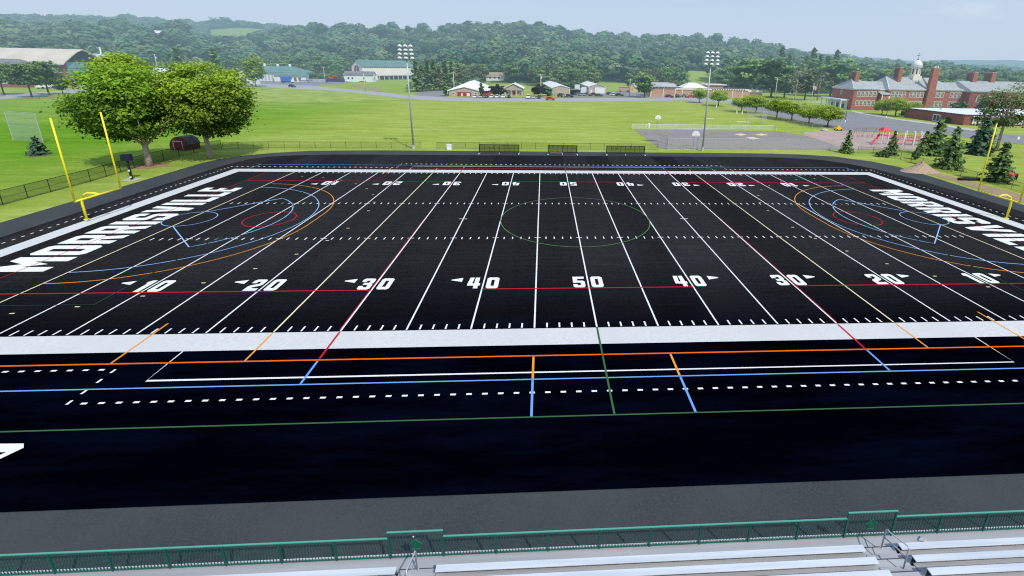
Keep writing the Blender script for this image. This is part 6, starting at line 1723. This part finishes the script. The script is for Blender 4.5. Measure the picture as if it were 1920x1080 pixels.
for xc in (-8.36, 8.80):
    for k in range(4):
        y0 = -41.72 - 2.44*k; z0 = Bz+.12+.98*k
        hr = MB(); y1 = y0-1.0; z1 = z0+.40
        hr.path([(xc, y0, z0), (xc, y0, z0+.90), (xc, y0-.06, z0+.99), (xc, y0-.15, z0+.99), (xc, y1+.05, z1+.97), (xc, y1, z1+.90), (xc, y1, z1)], .026, 8)
        hr.tube((xc, y0, z0+.55), (xc, y1, z1+.55), .022, n=8)
        hr.build('handrail', M['galv'], t, True)
        MB().tube((xc, y0, z0-.0), (xc, y0, z0+.02), .07, n=10).build('base_flange', M['galv'], t)
# understructure
us = MB()
for k in range(18):
    x = X0+1+k*4.9
    us.box(x-.05, x+.05, -41.6, -41.5, 0, Bz-.09).box(x-.05, x+.05, -44.5, -44.4, 0, Bz+rise*4)
us.build('leg_frame', M['galv'], t)
# green picket guard rail
yr = -41.17
t = thing('guard_rail', 'green picket guard rail with two raised panels along the front of the bleachers', 'railing', (0, yr, Bz))
sp = 1.907
k0, k1 = -17, 27
post = MB().box(-.024, .024, -.024, .024, -.12, .94).mesh('rail_post')
tall = MB().box(-.028, .028, -.028, .028, -.12, 1.22).mesh('tall_post')
def bay_mesh(h):
    m = MB(); n = 17
    for i in range(n):
        x = sp*(i+.5)/n; m.box(x-.009, x+.009, -.008, .008, .075, h-.03)
    return m.mesh('picket_panel')
low, high = bay_mesh(.94), bay_mesh(1.22)
panels = (0, 9)
for k in range(k0, k1+1):
    x = -9.46+sp*k
    tl = any(k in (p, p+1) for p in panels)
    o = link('post', tall if tl else post, M['green_rail'], t); o.location = (x, 0, 0)
    if k < k1:
        o = link('picket_panel', high if k in panels else low, M['green_rail'], t); o.location = (x, 0, 0)
        MB().box(x+.035, x+sp-.035, -.02, .02, .035, .075).build('bottom_rail', M['green_rail'], t)
        hh = 1.22 if k in panels else .94
        e = .035 if k in panels else -.0
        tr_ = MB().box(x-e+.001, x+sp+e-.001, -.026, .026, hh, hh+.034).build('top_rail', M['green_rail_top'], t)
        MB().box(x+.036, x+sp-.036, -.022, .022, hh-.035, hh-.002).build('under_rail', M['green_rail'], t)
for k in panels:
    xc = -9.46+sp*(k+.5)
    d = [(0, .92), (.21, .72), (.13, .62), (.13, .50), (-.13, .50), (-.13, .62), (-.21, .72)]
    MB().hull([(xc+a, -.045, b) for a, b in d], [(xc+a, -.02, b) for a, b in d]).build('emblem', M['emblem'], t)
    st = MB()
    for a, b in (((0, .93), (.23, .71)), ((0, .93), (-.23, .71)), ((-.13, .48), (.13, .48)), ((.05, .72), (-.05, .62)), ((-.06, .70), (.0, .74))):
        st.tube((xc+a[0], -.055, a[1]), (xc+b[0], -.055, b[1]), .013, n=5)
    st.build('emblem_outline', M['emblem_edge'], t)
MB().tube((-9.46+sp*.47, -.05, 1.04), (-9.46+sp*.47, -.03, 1.04), .028, n=8).build('reflector', M['lamp'], t)
t2 = thing('crumpled_bag', 'small crumpled grey bag on the walkway behind the right stretch of the guard rail', 'bag', (10.72, -41.42, Bz))
mb = MB(); v, f = ICO2; rg = np.random.default_rng(3)
vv = v*np.array([.15, .09, .055])*(1+.25*rg.normal(size=(len(v), 1))*.6)+[0, 0, .05]
mb.v = [tuple(p) for p in vv]; mb.f = [tuple(int(i) for i in q) for q in f]; mb.build('bag', M['galv'], t2)

# ------------------------------------------------------------------ light, sky, camera
SUN_AZ, SUN_EL = 147.0, 50.0        # degrees clockwise from +y; the sun stands behind and to the right
w = bpy.data.worlds.new('World'); SC.world = w; w.use_nodes = True
N = w.node_tree.nodes; L = w.node_tree.links; N.clear()
sky = N.new('ShaderNodeTexSky'); sky.sky_type = 'NISHITA'; sky.sun_disc = False
sky.sun_elevation = rad(SUN_EL); sky.sun_rotation = rad(SUN_AZ); sky.air_density = 1.2; sky.dust_density = 2.5; sky.ozone_density = 2.0
sc_ = N.new('ShaderNodeVectorMath'); sc_.operation = 'SCALE'; sc_.inputs['Scale'].default_value = .085
L.new(sky.outputs[0], sc_.inputs[0])
tc = N.new('ShaderNodeTexCoord'); sp_ = N.new('ShaderNodeSeparateXYZ'); L.new(tc.outputs['Generated'], sp_.inputs[0])
up = N.new('ShaderNodeMapRange'); up.inputs['From Min'].default_value = -.02; up.inputs['From Max'].default_value = .30; L.new(sp_.outputs['Z'], up.inputs['Value'])
haze = mixc(N, L, up.outputs[0], (.630, .765, .895), (.490, .655, .950))
base = mixc(N, L, .85, sc_.outputs[0], haze)
n1 = noise(N, L, 5.0, tc.outputs['Generated'], 6, .62, stretch=(1, 1, 3.2))
cl = ramp(N, L, n1, .60, .84)
k = N.new('ShaderNodeMath'); k.operation = 'MULTIPLY'; k.inputs[1].default_value = .55; L.new(cl, k.inputs[0])
colr = mixc(N, L, k.outputs[0], base, (.78, .83, .88))
bgn = N.new('ShaderNodeBackground'); L.new(colr, bgn.inputs[0]); bgn.inputs[1].default_value = 1.0
wo = N.new('ShaderNodeOutputWorld'); L.new(bgn.outputs[0], wo.inputs[0])

sd = bpy.data.lights.new('sun', 'SUN'); sd.energy = 3.2; sd.angle = rad(1.5); sd.color = (1, .955, .88)
so = bpy.data.objects.new('sun', sd); COL.objects.link(so)
dirv = Vector((math.sin(rad(SUN_AZ))*math.cos(rad(SUN_EL)), math.cos(rad(SUN_AZ))*math.cos(rad(SUN_EL)), math.sin(rad(SUN_EL))))
so.rotation_euler = dirv.to_track_quat('Z', 'Y').to_euler(); so.location = (60, -90, 120)

cd = bpy.data.cameras.new('camera'); co_ = bpy.data.objects.new('camera', cd); COL.objects.link(co_)
co_.location = (-3.92962, -53.97387, 18.68597); co_.rotation_euler = (1.28831, -.01947, -.05953)
cd.sensor_width = 36; cd.lens = 864.171/1920*36
cd.shift_x = -113.379/1920; cd.shift_y = -172.460/1920
cd.clip_start = .1; cd.clip_end = 20000
SC.camera = co_
SC.view_settings.view_transform = 'Standard'; SC.view_settings.look = 'None'; SC.view_settings.exposure = 0; SC.view_settings.gamma = 1
SC.render.engine = 'CYCLES'
SC.cycles.max_bounces = 5; SC.cycles.transparent_max_bounces = 12; SC.cycles.use_denoising = False
SC.cycles.pixel_filter_type = 'BLACKMAN_HARRIS'; SC.cycles.filter_width = 1.15
SC.cycles.sample_clamp_indirect = 4.0
